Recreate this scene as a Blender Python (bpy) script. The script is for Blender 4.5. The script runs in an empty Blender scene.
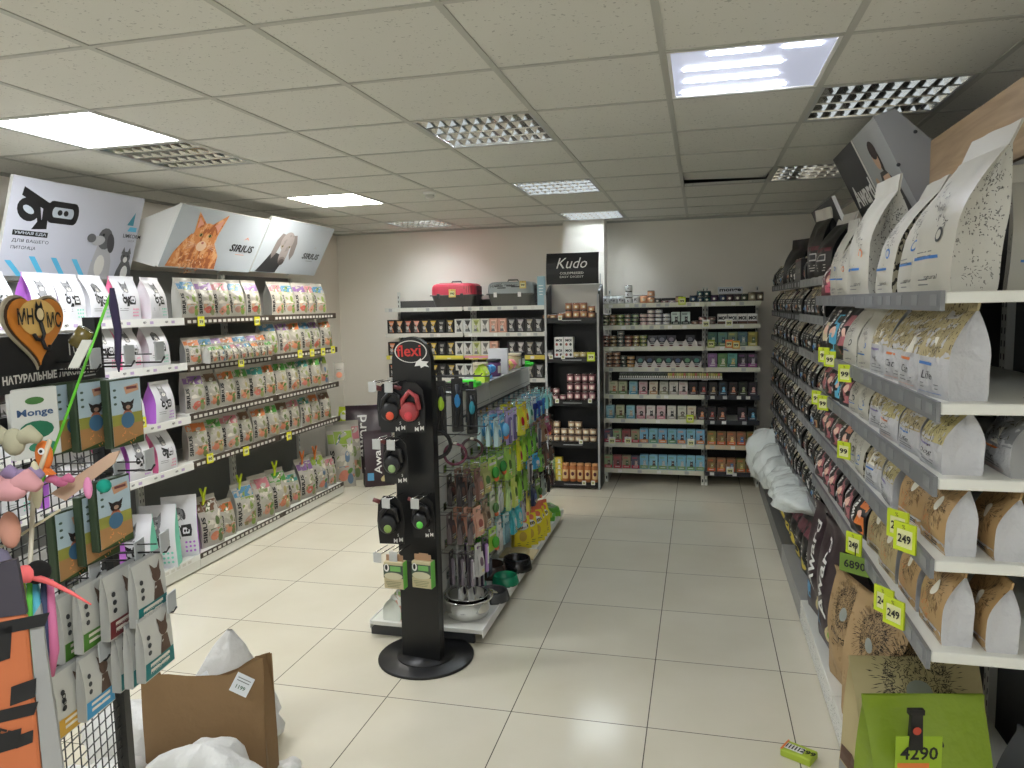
import bpy, math, random
from mathutils import Vector, Matrix
PI = math.pi
S = bpy.context.scene
COL = S.collection
# ------------------------------------------------------------------ camera
FPX, YAW, PIT, ROL, H = 744.236, 0.2487, 0.10524, -0.02039, 1.8077
HC = 2.6731            # ceiling height
CX, CY, SX, SY = -0.13376, 2.74164, 0.6, 0.62855     # ceiling grid
FX, FY = -0.81016, 2.42501                            # floor grid

def ray(x, y):
    u = (x-512)/FPX; v = (384-y)/FPX
    c, s = math.cos(ROL), math.sin(ROL); xr = c*u-s*v; zu = s*u+c*v
    c, s = math.cos(PIT), math.sin(PIT); yf = c+s*zu; z = -s+c*zu
    c, s = math.cos(YAW), math.sin(YAW)
    return Vector((xr*c-yf*s, xr*s+yf*c, z))
r0 = ray(512, 384); r1 = ray(1256, 384)-r0; r2 = ray(512, -360)-r0
fw = r0.normalized(); rt = r1.normalized(); up = r2.normalized()
cam_d = bpy.data.cameras.new('camera'); cam = bpy.data.objects.new('camera', cam_d); COL.objects.link(cam)
m = Matrix.Identity(4)
for i in range(3): m[i][0] = rt[i]; m[i][1] = up[i]; m[i][2] = -fw[i]
m[0][3] = 0; m[1][3] = 0; m[2][3] = H
cam.matrix_world = m
cam_d.sensor_width = 36; cam_d.lens = FPX/1024*36; cam_d.clip_start = 0.05
S.camera = cam

# ------------------------------------------------------------------ materials
def lin(c):
    return tuple(((v/255)/12.92 if v/255 <= .04045 else ((v/255+.055)/1.055)**2.4) for v in c)
_M = {}
def M(rgb, rough=.5, metal=0, emit=0, alpha=1, trans=0, coat=0):
    k = (rgb, rough, metal, emit, alpha, trans, coat)
    if k in _M: return _M[k]
    m = bpy.data.materials.new('surface_%d' % len(_M)); m.use_nodes = True
    b = m.node_tree.nodes['Principled BSDF']
    b.inputs['Base Color'].default_value = (*lin(rgb), 1); b.inputs['Roughness'].default_value = rough
    b.inputs['Metallic'].default_value = metal
    b.inputs['Coat Weight'].default_value = coat
    if emit:
        b.inputs['Emission Color'].default_value = (*lin(rgb), 1); b.inputs['Emission Strength'].default_value = emit
    if trans: b.inputs['Transmission Weight'].default_value = trans
    if alpha < 1: b.inputs['Alpha'].default_value = alpha
    _M[k] = m
    return m
def tree(name, rough=.5):
    m = bpy.data.materials.new(name); m.use_nodes = True
    nt = m.node_tree; b = nt.nodes['Principled BSDF']; b.inputs['Roughness'].default_value = rough
    return m, nt, b
def N(nt, t, **kw):
    n = nt.nodes.new(t)
    for k, v in kw.items():
        if k in n.inputs: n.inputs[k].default_value = v
        else: setattr(n, k, v)
    return n
def coords(nt, scale=(1,1,1), loc=(0,0,0)):
    tc = N(nt, 'ShaderNodeTexCoord'); mp = N(nt, 'ShaderNodeMapping')
    mp.inputs['Scale'].default_value = scale; mp.inputs['Location'].default_value = loc
    nt.links.new(tc.outputs['Object'], mp.inputs['Vector']); return mp.outputs['Vector']
def ramp(nt, fac, stops, interp='CONSTANT'):
    r = N(nt, 'ShaderNodeValToRGB'); r.color_ramp.interpolation = interp
    el = r.color_ramp.elements
    while len(el) < len(stops): el.new(.5)
    for e, (p, c) in zip(el, stops): e.position = p; e.color = (*lin(c), 1)
    nt.links.new(fac, r.inputs['Fac']); return r.outputs['Color']
def speck(name, base, ink, scale=(60,60,60), th=.6, rough=.55, base2=None):
    if name in _M: return _M[name]
    m, nt, b = tree(name, rough)
    v = coords(nt, scale); n = N(nt, 'ShaderNodeTexNoise', Scale=1.0, Detail=3.0)
    nt.links.new(v, n.inputs['Vector'])
    c = ramp(nt, n.outputs['Fac'], [(0, base), (th, ink)] if base2 is None else [(0, base2), (.44, base), (th, ink)])
    nt.links.new(c, b.inputs['Base Color']); _M[name] = m; return m
def printmix(name, cols, scale=30, rough=.4, stretch=(1,1,1)):
    if name in _M: return _M[name]
    m, nt, b = tree(name, rough)
    v = coords(nt, tuple(scale*s for s in stretch)); vo = N(nt, 'ShaderNodeTexVoronoi', Scale=1.0)
    nt.links.new(v, vo.inputs['Vector']); sp = N(nt, 'ShaderNodeSeparateColor'); nt.links.new(vo.outputs['Color'], sp.inputs[0])
    c = ramp(nt, sp.outputs[0], [(i/len(cols), q) for i, q in enumerate(cols)])
    nt.links.new(c, b.inputs['Base Color']); _M[name] = m; return m
def fold(m, strength=.25, scale=9):
    "crumpled film: a noise bump"
    nt = m.node_tree; b = nt.nodes['Principled BSDF']
    n = N(nt, 'ShaderNodeTexNoise', Scale=1.0, Detail=4.0); nt.links.new(coords(nt, (scale,)*3), n.inputs['Vector'])
    bp = N(nt, 'ShaderNodeBump', Strength=strength, Distance=.03); nt.links.new(n.outputs['Fac'], bp.inputs['Height'])
    nt.links.new(bp.outputs['Normal'], b.inputs['Normal']); return m

# ------------------------------------------------------------------ text to polygons
_T = {}
def glyph(text, bold=0, shear=0, sp=1):
    bold = max(0, bold)*.65; k = (text, bold, shear, sp)
    if k in _T: return _T[k]
    c = bpy.data.curves.new('t', 'FONT'); c.body = text; c.size = 1; c.offset = bold; c.resolution_u = 2; c.shear = shear; c.space_character = sp
    o = bpy.data.objects.new('t', c); COL.objects.link(o)
    dg = bpy.context.evaluated_depsgraph_get(); me = o.evaluated_get(dg).to_mesh()
    vs = [(v.co.x, v.co.y) for v in me.vertices]; fs = [tuple(p.vertices) for p in me.polygons]
    o.evaluated_get(dg).to_mesh_clear(); COL.objects.unlink(o); bpy.data.objects.remove(o); bpy.data.curves.remove(c)
    if vs:
        x0 = min(v[0] for v in vs); x1 = max(v[0] for v in vs); y0 = min(v[1] for v in vs); y1 = max(v[1] for v in vs)
        hh = max(y1-y0, 1e-6)
        vs = [((x-(x0+x1)/2)/hh, (y-(y0+y1)/2)/hh) for x, y in vs]; wd = (x1-x0)/hh
    else: wd = 0
    _T[k] = (vs, fs, wd); return _T[k]

# ------------------------------------------------------------------ mesh builder
class MB:
    def __init__(s): s.v = []; s.f = []; s.m = []; s.mats = []; s.sm = []; s.X = None
    def mi(s, mat):
        if mat not in s.mats: s.mats.append(mat)
        return s.mats.index(mat)
    def add(s, vs, fs, mat, smooth=False):
        b = len(s.v); k = s.mi(mat)
        if s.X is not None: vs = [s.X @ Vector(v) for v in vs]
        s.v += [tuple(v) for v in vs]
        for f in fs: s.f.append(tuple(b+i for i in f)); s.m.append(k); s.sm.append(smooth)
        return s
    def box(s, x0, x1, y0, y1, z0, z1, mat, bev=0):
        if bev:
            b = min(bev, (x1-x0)/2.01, (y1-y0)/2.01, (z1-z0)/2.01)
            vs = []; fs = []
            P = []
            for iz, z in enumerate((z0, z0+b, z1-b, z1)):
                k = b if iz in (0, 3) else 0
                P.append([(x0+b, y0+k), (x1-b, y0+k), (x1-k, y0+b), (x1-k, y1-b), (x1-b, y1-k), (x0+b, y1-k), (x0+k, y1-b), (x0+k, y0+b)])
                vs += [(x, y, z) for x, y in P[-1]]
            for r in range(3):
                for i in range(8):
                    j = (i+1) % 8; fs.append((r*8+i, r*8+j, r*8+8+j, r*8+8+i))
            fs.append(tuple(range(7, -1, -1))); fs.append(tuple(range(24, 32)))
            return s.add(vs, fs, mat)
        vs = [(x0,y0,z0),(x1,y0,z0),(x1,y1,z0),(x0,y1,z0),(x0,y0,z1),(x1,y0,z1),(x1,y1,z1),(x0,y1,z1)]
        return s.add(vs, [(0,3,2,1),(4,5,6,7),(0,1,5,4),(1,2,6,5),(2,3,7,6),(3,0,4,7)], mat)
    def tube(s, pts, r, mat, n=8, closed=False, smooth=True):
        pts = [Vector(p) for p in pts]; vs = []; fs = []; L = len(pts)
        R = r if isinstance(r, (list, tuple)) else [r]*L
        prev = None
        for i, p in enumerate(pts):
            a = pts[i-1] if (i > 0 or closed) else p; b = pts[(i+1) % L] if (i < L-1 or closed) else p
            t = (b-a).normalized() if (b-a).length > 1e-9 else Vector((0,0,1))
            if prev is None:
                u = t.cross(Vector((0,0,1)));
                if u.length < .05: u = t.cross(Vector((0,1,0)))
            else: u = prev-t*prev.dot(t)
            u.normalize(); prev = u; w = t.cross(u)
            for k in range(n):
                an = 2*PI*k/n; vs.append(p+(u*math.cos(an)+w*math.sin(an))*R[i])
        for i in range(L if closed else L-1):
            j = (i+1) % L
            for k in range(n):
                l = (k+1) % n; fs.append((i*n+k, i*n+l, j*n+l, j*n+k))
        if not closed: fs.append(tuple(range(n-1, -1, -1))); fs.append(tuple((L-1)*n+k for k in range(n)))
        return s.add(vs, fs, mat, smooth)
    def lathe(s, prof, mat, n=20, c=(0,0,0), smooth=True, sx=1, sy=1):
        vs = []; fs = []
        for r, z in prof:
            for k in range(n):
                a = 2*PI*k/n; vs.append((c[0]+r*math.cos(a)*sx, c[1]+r*math.sin(a)*sy, c[2]+z))
        for i in range(len(prof)-1):
            for k in range(n):
                l = (k+1) % n; fs.append((i*n+k, i*n+l, (i+1)*n+l, (i+1)*n+k))
        if prof[0][0] > 1e-6: fs.append(tuple(range(n-1, -1, -1)))
        if prof[-1][0] > 1e-6: fs.append(tuple((len(prof)-1)*n+k for k in range(n)))
        return s.add(vs, fs, mat, smooth)
    def ball(s, c, r, mat, n=12, sc=(1,1,1)):
        pr = [(math.sin(PI*i/(n//2))*r, -math.cos(PI*i/(n//2))*r*sc[2]) for i in range(n//2+1)]
        pr[0] = (1e-7, pr[0][1]); pr[-1] = (1e-7, pr[-1][1])
        return s.lathe(pr, mat, n, c, True, sc[0], sc[1])
    def prism(s, poly, y0, y1, mat, ax='y'):
        "poly in (x,z) extruded along y (or (y,z) along x, or (x,y) along z)"
        n = len(poly)
        def q(a, b, c): return (a, c, b) if ax == 'y' else ((c, a, b) if ax == 'x' else (a, b, c))
        vs = [q(a, b, y0) for a, b in poly]+[q(a, b, y1) for a, b in poly]
        fs = [tuple(range(n)), tuple(range(2*n-1, n-1, -1))]+[(i, (i+1) % n, n+(i+1) % n, n+i) for i in range(n)]
        return s.add(vs, fs, mat)
    # decals follow a surface function surf(x, z, off)
    def poly(s, surf, pts, mat, off=.0012):
        return s.add([surf(x, z, off) for x, z in pts], [tuple(range(len(pts)))], mat)
    def rect(s, surf, x0, x1, z0, z1, mat, off=.001, nx=4, nz=4, skew=0):
        vs = [surf(x0+(x1-x0)*i/nx+skew*(j/nz), z0+(z1-z0)*j/nz, off) for j in range(nz+1) for i in range(nx+1)]
        fs = [(j*(nx+1)+i, j*(nx+1)+i+1, (j+1)*(nx+1)+i+1, (j+1)*(nx+1)+i) for j in range(nz) for i in range(nx)]
        return s.add(vs, fs, mat)
    def ell(s, surf, cx, cz, rx, rz, mat, off=.0016, n=14, rot=0):
        c, sn = math.cos(rot), math.sin(rot); vs = [surf(cx, cz, off)]
        for k in range(n):
            a = 2*PI*k/n; x = rx*math.cos(a); z = rz*math.sin(a); vs.append(surf(cx+x*c-z*sn, cz+x*sn+z*c, off))
        return s.add(vs, [(0, 1+k, 1+(k+1) % n) for k in range(n)], mat)
    def text(s, surf, t, cx, cz, h, mat, off=.002, rot=0, bold=0, shear=0, w=None, sp=1):
        vs, fs, wd = glyph(t, bold, shear, sp)
        if not vs: return s
        kx = h if w is None else w/wd
        c, sn = math.cos(rot), math.sin(rot)
        P2 = [(x*kx, y*h) for x, y in vs]
        if h > .03:      # long glyph faces are split so that they follow a curved face
            tri = [(f[0], f[i], f[i+1]) for f in fs for i in range(1, len(f)-1)]; out_f = []; lim = .022; mids = {}
            while tri:
                a, b, d = tri.pop()
                L = [((P2[p][0]-P2[q][0])**2+(P2[p][1]-P2[q][1])**2, p, q, r) for p, q, r in ((a, b, d), (b, d, a), (d, a, b))]
                l, p, q, r = max(L)
                if l > lim*lim:
                    k = (min(p, q), max(p, q))
                    if k not in mids: mids[k] = len(P2); P2.append(((P2[p][0]+P2[q][0])/2, (P2[p][1]+P2[q][1])/2))
                    m_ = mids[k]; tri += [(p, m_, r), (m_, q, r)]
                else: out_f.append((a, b, d))
            fs = out_f
        return s.add([surf(cx+X*c-Y*sn, cz+X*sn+Y*c, off) for X, Y in P2], fs, mat)
    def lines(s, surf, cx, cz, w, n, dz, mat, h=.004, off=.0018, seed=0):
        rg = random.Random(seed)
        for i in range(n):
            ww = w*rg.uniform(.6, 1); s.poly(surf, [(cx-ww/2, cz-i*dz), (cx+ww/2, cz-i*dz), (cx+ww/2, cz-i*dz+h), (cx-ww/2, cz-i*dz+h)], mat, off)
        return s
    def strokes(s, surf, cx, cz, r, n, mat, seed=0, ln=.3, th=.05, off=.0017, burst=False, hole=.25):
        "a spray of small leaf strokes, or a dandelion burst"
        rg = random.Random(seed)
        for i in range(n):
            a = rg.uniform(0, 2*PI); d = r*(rg.uniform(hole, 1) if burst else math.sqrt(rg.random()))
            x = cx+d*math.cos(a); z = cz+d*math.sin(a); b = a if burst else rg.uniform(0, 2*PI)
            l = r*ln*rg.uniform(.5, 1); t = r*th
            dx, dz = math.cos(b), math.sin(b)
            s.poly(surf, [(x-dx*l/2, z-dz*l/2), (x-dz*t, z+dx*t), (x+dx*l/2, z+dz*l/2), (x+dz*t, z-dx*t)], mat, off)
        return s
    def mesh(s, name):
        me = bpy.data.meshes.new(name); me.from_pydata(s.v, [], s.f)
        for mt in s.mats: me.materials.append(mt)
        me.polygons.foreach_set('material_index', s.m); me.polygons.foreach_set('use_smooth', s.sm); me.update(); return me
    def obj(s, name, parent=None, loc=(0,0,0), rz=0, label=None):
        return put(name, s.mesh(name), parent, loc, rz, label)
def put(name, me, parent=None, loc=(0,0,0), rz=0, label=None):
    o = bpy.data.objects.new(name, me); COL.objects.link(o); o.location = loc; o.rotation_euler = (0, 0, rz)
    if parent: o.parent = parent
    if label: o['label'] = label
    return o
LABELS = {}
def thing(o, label, cat, group=None):
    nw = len(label.split())
    if not 4 <= nw <= 16: print('LABEL WORDS', nw, label)
    if label in LABELS and not (group and LABELS[label] == group): print('DUP LABEL', label)
    LABELS[label] = group
    o['label'] = label; o['category'] = cat
    if group: o['group'] = group
    return o
def empty(name, label, cat, loc=(0,0,0), rz=0, group=None):
    o = bpy.data.objects.new(name, None); COL.objects.link(o); o.location = loc; o.rotation_euler = (0,0,rz); o.empty_display_size = .05
    return thing(o, label, cat, group)
def struct(o): o['kind'] = 'structure'; return o
def copy_tree(o, loc, rz, label, group=None):
    "a copy of a thing, its parts and their sub-parts"
    c = o.copy(); COL.objects.link(c); c.location = loc; c.rotation_euler = (0,0,rz)
    for ch in o.children:
        d = ch.copy(); COL.objects.link(d); d.parent = c
        for g in ch.children:
            e = g.copy(); COL.objects.link(e); e.parent = d
    return thing(c, label, c['category'], group)
ORD = 'first second third fourth fifth sixth seventh eighth ninth tenth eleventh twelfth thirteenth fourteenth fifteenth sixteenth seventeenth eighteenth nineteenth twentieth'.split()
ORD += ['twenty-'+w for w in ORD[:9]]+['thirtieth']+['thirty-'+w for w in ORD[:9]]+['fortieth']+['forty-'+w for w in ORD[:9]]+['fiftieth']
def flat(y=0, x0=0, z0=0, ang=0):
    "a vertical plane facing -y"
    return lambda x, z, o=0: Vector((x0+x, y-o, z0+z))
def canv(r): return lambda x, z, o=0: Vector(((r+o)*math.sin(x/r), -(r+o)*math.cos(x/r), z))

# palette
WHITE = M((232,232,228), .45); OFFW = M((214,212,204), .5); BLACK = M((16,16,17), .4); INK = M((22,22,24), .5)
GREY = M((120,122,122), .5); LGREY = M((178,180,180), .5); DGREY = M((58,60,62), .5); STEEL = M((190,190,190), .22, 1)
CHROME = M((225,225,222), .08, 1); SHELFW = M((222,222,214), .35); SHELFG = M((118,120,122), .35); BLKMET = M((20,20,21), .35)
YEL = M((196,214,40), .4); YELTAG = M((232,228,40), .45); RED = M((190,40,45), .4); GREEN = M((60,150,60), .4); LIME = M((128,190,60), .4)
PINK = M((225,110,150), .4); PURP = M((176,96,190), .4); MINT = M((110,196,170), .4); BLUE = M((60,120,190), .4); CYAN = M((90,180,215), .4)
ORANGE = M((225,125,60), .4); BROWN = M((88,62,48), .5); CREAM = M((214,200,165), .5); SALMON = M((214,140,110), .45); WINE = M((96,40,50), .45)
CLEAR = M((225,230,230), .15, 0, 0, .22); TEAL = M((20,110,110), .4); KRAFT = M((170,130,90), .7); GOLD = M((190,170,120), .5)
# ------------------------------------------------------------------ the room
XL, XR, YB, YF = -4.12, 1.3, 8.05, -2.6
def floor_mat():
    m, nt, b = tree('glazed_floor_tiles', .12)
    tc = N(nt, 'ShaderNodeTexCoord'); sx = N(nt, 'ShaderNodeSeparateXYZ'); nt.links.new(tc.outputs['Object'], sx.inputs[0])
    def edge(out, o, p):
        a = N(nt, 'ShaderNodeMath', operation='SUBTRACT'); nt.links.new(out, a.inputs[0]); a.inputs[1].default_value = o-100*p
        d = N(nt, 'ShaderNodeMath', operation='DIVIDE'); nt.links.new(a.outputs[0], d.inputs[0]); d.inputs[1].default_value = p
        f = N(nt, 'ShaderNodeMath', operation='FRACT'); nt.links.new(d.outputs[0], f.inputs[0])
        g = N(nt, 'ShaderNodeMath', operation='SUBTRACT'); nt.links.new(f.outputs[0], g.inputs[0]); g.inputs[1].default_value = .5
        h = N(nt, 'ShaderNodeMath', operation='ABSOLUTE'); nt.links.new(g.outputs[0], h.inputs[0])
        k = N(nt, 'ShaderNodeMath', operation='GREATER_THAN'); nt.links.new(h.outputs[0], k.inputs[0]); k.inputs[1].default_value = .5-.0022/p; return k.outputs[0], d.outputs[0]
    e1, c1 = edge(sx.outputs[0], FX, .6); e2, c2 = edge(sx.outputs[1], FY, SY)
    mx = N(nt, 'ShaderNodeMath', operation='MAXIMUM'); nt.links.new(e1, mx.inputs[0]); nt.links.new(e2, mx.inputs[1])
    f1 = N(nt, 'ShaderNodeMath', operation='FLOOR'); nt.links.new(c1, f1.inputs[0]); f2 = N(nt, 'ShaderNodeMath', operation='FLOOR'); nt.links.new(c2, f2.inputs[0])
    cb = N(nt, 'ShaderNodeCombineXYZ'); nt.links.new(f1.outputs[0], cb.inputs[0]); nt.links.new(f2.outputs[0], cb.inputs[1])
    wn = N(nt, 'ShaderNodeTexWhiteNoise'); nt.links.new(cb.outputs[0], wn.inputs['Vector'])
    n = N(nt, 'ShaderNodeTexNoise', Scale=2.2, Detail=5.0); nt.links.new(tc.outputs['Object'], n.inputs['Vector'])
    ad = N(nt, 'ShaderNodeMath', operation='MULTIPLY_ADD'); nt.links.new(wn.outputs['Value'], ad.inputs[0]); ad.inputs[1].default_value = .25; nt.links.new(n.outputs['Fac'], ad.inputs[2])
    base = ramp(nt, ad.outputs[0], [(.3, (212,205,184)), (.85, (222,216,198))], 'LINEAR')
    mix = N(nt, 'ShaderNodeMix', data_type='RGBA'); nt.links.new(mx.outputs[0], mix.inputs['Factor']); nt.links.new(base, mix.inputs['A']); mix.inputs['B'].default_value = (*lin((70,64,52)), 1)
    nt.links.new(mix.outputs['Result'], b.inputs['Base Color'])
    rr = N(nt, 'ShaderNodeMapRange'); nt.links.new(mx.outputs[0], rr.inputs['Value']); rr.inputs['To Min'].default_value = .13; rr.inputs['To Max'].default_value = .8
    nt.links.new(rr.outputs[0], b.inputs['Roughness']); return m
def ceil_mat():
    m, nt, b = tree('mineral_ceiling_tiles', .9)
    n = N(nt, 'ShaderNodeTexNoise', Scale=1.0, Detail=2.0); nt.links.new(coords(nt, (75,75,75)), n.inputs['Vector'])
    c = ramp(nt, n.outputs['Fac'], [(0, (214,213,205)), (.675, (176,175,168))]); nt.links.new(c, b.inputs['Base Color']); return m
def wall_mat():
    m, nt, b = tree('painted_wall', .85)
    n = N(nt, 'ShaderNodeTexNoise', Scale=.8, Detail=4.0); nt.links.new(coords(nt), n.inputs['Vector'])
    c = ramp(nt, n.outputs['Fac'], [(.3, (234,228,216)), (.7, (240,235,225))], 'LINEAR'); nt.links.new(c, b.inputs['Base Color']); return m
WALL = wall_mat()
struct(MB().box(XL-.1, XR+.1, YF, YB+.1, -.1, 0, floor_mat()).obj('floor'))
struct(MB().box(XL-.1, XL, YF, YB+.1, 0, HC+.2, WALL).obj('wall_left'))
struct(MB().box(XR, XR+.1, YF, YB+.1, 0, HC+.2, WALL).obj('wall_right'))
struct(MB().box(XL, XR, YB, YB+.1, 0, HC+.2, WALL).obj('wall_back'))
struct(MB().box(-1.40, -.97, 7.8, YB, 0, HC, M((236,232,222), .8)).obj('wall_pillar'))
# shop-front wall behind the camera, a wide window opening
b = MB(); b.box(XL, XR, YF-.1, YF, 0, .5, WALL); b.box(XL, XR, YF-.1, YF, 2.35, HC, WALL); b.box(XL, XL+.5, YF-.1, YF, .5, 2.35, WALL); b.box(XR-.5, XR, YF-.1, YF, .5, 2.35, WALL)
struct(b.obj('wall_front'))
b = MB()
for x in (-3.62, -2.5, -1.4, -.3, .75): b.box(x-.03, x+.03, YF-.07, YF-.02, .5, 2.35, WHITE)
b.box(-3.62, .8, YF-.07, YF-.02, .5, .56, WHITE); b.box(-3.62, .8, YF-.07, YF-.02, 2.29, 2.35, WHITE)
struct(b.obj('window_1'))
b = MB(); b.box(XL, XL+.012, YF, YB, 0, .07, M((150,140,120), .5)); struct(b.obj('baseboard_left'))
b = MB(); b.box(XL+.012, XR, YB-.012, YB, 0, .07, M((150,140,120), .5)); struct(b.obj('baseboard_back'))
# ceiling with real openings for the lamps and the sagging tile
LAMPS = {(-5,0):'led', (-5,1):'louvre', (-2,1):'louvre', (0,0):'strips', (1,1):'louvre', (1,4):'louvre', (-2,4):'louvre', (-2,7):'louvre', (-5,7):'louvre', (-5,4):'led', (-5,-4):'led', (0,-5):'led', (-2,-3):'louvre'}
SAG = (0,4)
b = MB(); cm = ceil_mat()
i0, i1, j0, j1 = -7, 2, -9, 8
for i in range(i0, i1+1):
    for j in range(j0, j1+1):
        if (i, j) in LAMPS or (i, j) == SAG: continue
        x0 = max(XL, CX+SX*i); x1 = min(XR, CX+SX*(i+1)); y0 = max(YF, CY+SY*j); y1 = min(YB, CY+SY*(j+1))
        if x1 > x0 and y1 > y0: b.box(x0, x1, y0, y1, HC, HC+.02, cm)
struct(b.obj('ceiling'))
struct(MB().box(XL, XR, YF, YB, HC+.19, HC+.2, DGREY).obj('ceiling'))
TB = M((182,182,174), .5); b = MB()
for i in range(i0, i1+2):
    x = CX+SX*i
    if XL < x < XR: b.box(x-.012, x+.012, YF, YB, HC-.004, HC+.001, TB)
struct(b.obj('trim_1'))
b = MB()
for j in range(j0, j1+2):
    y = CY+SY*j
    if YF < y < YB: b.box(XL, XR, y-.010, y+.010, HC-.0045, HC+.0015, TB)
struct(b.obj('trim_2'))
b = MB(); b.box(XL, XR, YB-.02, YB, HC-.02, HC, TB); b.box(XL, XL+.02, YF, YB, HC-.02, HC, TB); b.box(XR-.02, XR, YF, YB, HC-.02, HC, TB); struct(b.obj('trim_3'))
# the tile that has dropped askew in its frame
b = MB(); x0, y0 = CX+SX*SAG[0], CY+SY*SAG[1]
b.add([(x0+.01,y0+.01,HC+.012),(x0+.59,y0+.01,HC+.012),(x0+.59,y0+.61,HC+.03),(x0+.01,y0+.61,HC+.045),(x0+.01,y0+.01,HC+.027),(x0+.59,y0+.01,HC+.027),(x0+.59,y0+.61,HC+.045),(x0+.01,y0+.61,HC+.06)],
      [(0,1,2,3),(4,7,6,5),(0,4,5,1),(1,5,6,2),(2,6,7,3),(3,7,4,0)], cm)
thing(b.obj('ceiling_tile'), 'loose ceiling tile sitting askew in the dark grid cell beyond the lit lamp', 'ceiling tile')

LAMPLAB = {(-5,0):'overexposed white square ceiling lamp at the upper left above the white bags', (-5,4):'bright white square ceiling lamp further back above the cat poster',
 (0,0):'ceiling lamp with four visible bright strips behind its frosted panel', (-5,1):'unlit silver grid lamp directly beside the brightest left lamp',
 (-2,1):'mirrored grid lamp in the middle of the ceiling reflecting pale blue', (1,1):'mirrored grid lamp above the right-hand shelves beside the striped lamp',
 (1,4):'dark unlit grid lamp beside the askew ceiling tile', (-2,4):'small-looking mirrored grid lamp beyond the middle one', (-2,7):'farthest mirrored grid lamp nearest the pillar', (-5,7):'far left grid lamp near the back corner',
 (-5,-4):'white square ceiling lamp behind the camera on the left', (0,-5):'white square ceiling lamp behind the camera on the right', (-2,-3):'mirrored grid lamp just behind the camera'}
def emis(name, rgb, st):
    return M(rgb, .4, 0, st)
LIT = emis('lit', (246,249,253), 31); FROST = emis('frost', (206,212,236), .36); DOT = emis('dot', (240,244,255), 46); LIT2 = emis('lit2', (246,250,253), 30); LIT3 = emis('lit3', (253,249,240), 30); TUBE = emis('tube', (236,246,255), 130)
for (i, j), kind in LAMPS.items():
    x0, y0 = CX+SX*i+.013, CY+SY*j+.012; W, D = SX-.026, SY-.024
    e = empty('ceiling_light', LAMPLAB[(i, j)], 'ceiling lamp', (x0+W/2, y0+D/2, HC), group=None)
    w, d = W/2, D/2
    fr = MB()
    for a in ((-w, w, -d, -d+.014), (-w, w, d-.014, d), (-w, -w+.014, -d+.014, d-.014), (w-.014, w, -d+.014, d-.014)): fr.box(*a, -.003, .01, WHITE if kind != 'louvre' else LGREY)
    fr.obj('frame', e)
    hs = MB(); hm = M((205,205,200), .35, .3)
    hs.box(-w, w, -d, d, .085, .09, hm)
    for a in ((-w, w, -d, -d+.004), (-w, w, d-.004, d), (-w, -w+.004, -d+.004, d-.004), (w-.004, w, -d+.004, d-.004)): hs.box(*a, .0105, .085, hm)
    hs.obj('housing', e)
    if kind == 'led':
        MB().box(-w+.014, w-.014, -d+.014, d-.014, 0, .006, LIT2 if j < 0 else (LIT3 if j == 4 else LIT)).obj('diffuser', e)
    elif kind == 'strips':
        MB().box(-w+.014, w-.014, -d+.014, d-.014, .002, .006, FROST).obj('diffuser', e)
        for (yy, segs) in ((d-.07-.47, ((.23,.56),(.70,.93))), (d-.07-.31, ((.06,.72),)), (d-.07-.155, ((.06,.72),)), (d-.07, ((.04,.80),))):
            for a, c in segs:
                s_ = MB()
                n = int((c-a)*40)
                for q in range(n):
                    xx = -w+.02+(W-.04)*(a+(c-a)*(q+.5)/n); s_.box(xx-.0068, xx+.0068, yy-.011, yy+.011, -.002, .0015, DOT)
                s_.obj('led_strip', e)
    else:
        lv = MB()
        for q in range(5):
            y = -d+.014+(D-.028)*q/4; t = .008
            lv.prism([(y-t, .045), (y+t, .045), (y+.002, 0), (y-.002, 0)], -w+.014, w-.014, CHROME, 'x')
        lv.obj('louvre_blade', e)
        lv = MB()
        for q in range(10):
            x = -w+.014+(W-.028)*q/9; t = .018
            lv.prism([(x-t, .04), (x+t, .04), (x+.001, .004), (x-.001, .004)], -d+.014, d-.014, CHROME)
        lv.obj('cross_louvre', e)
        for q in range(4):
            y = -d+.014+(D-.028)*(q+.5)/4
            MB().tube([(-w+.03, y, .065), (w-.03, y, .065)], .008, TUBE if (i, j) in ((-2,4), (-2,7), (-5,7)) or ((i, j) == (-2,1) and q > 1) else M((235,235,230), .3), 8).obj('lamp_tube', e)
# smoke detector
e = empty('smoke_detector', 'small round white smoke detector on the ceiling between the lamps', 'smoke detector', (-1.99, 5.43, HC))
MB().lathe([(.05, 0), (.052, -.012), (.045, -.022)], WHITE).obj('base', e)
MB().lathe([(.034, -.022), (.034, -.04), (.02, -.05), (1e-6, -.051)], M((205,205,198), .5)).obj('sensor_head', e)

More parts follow.
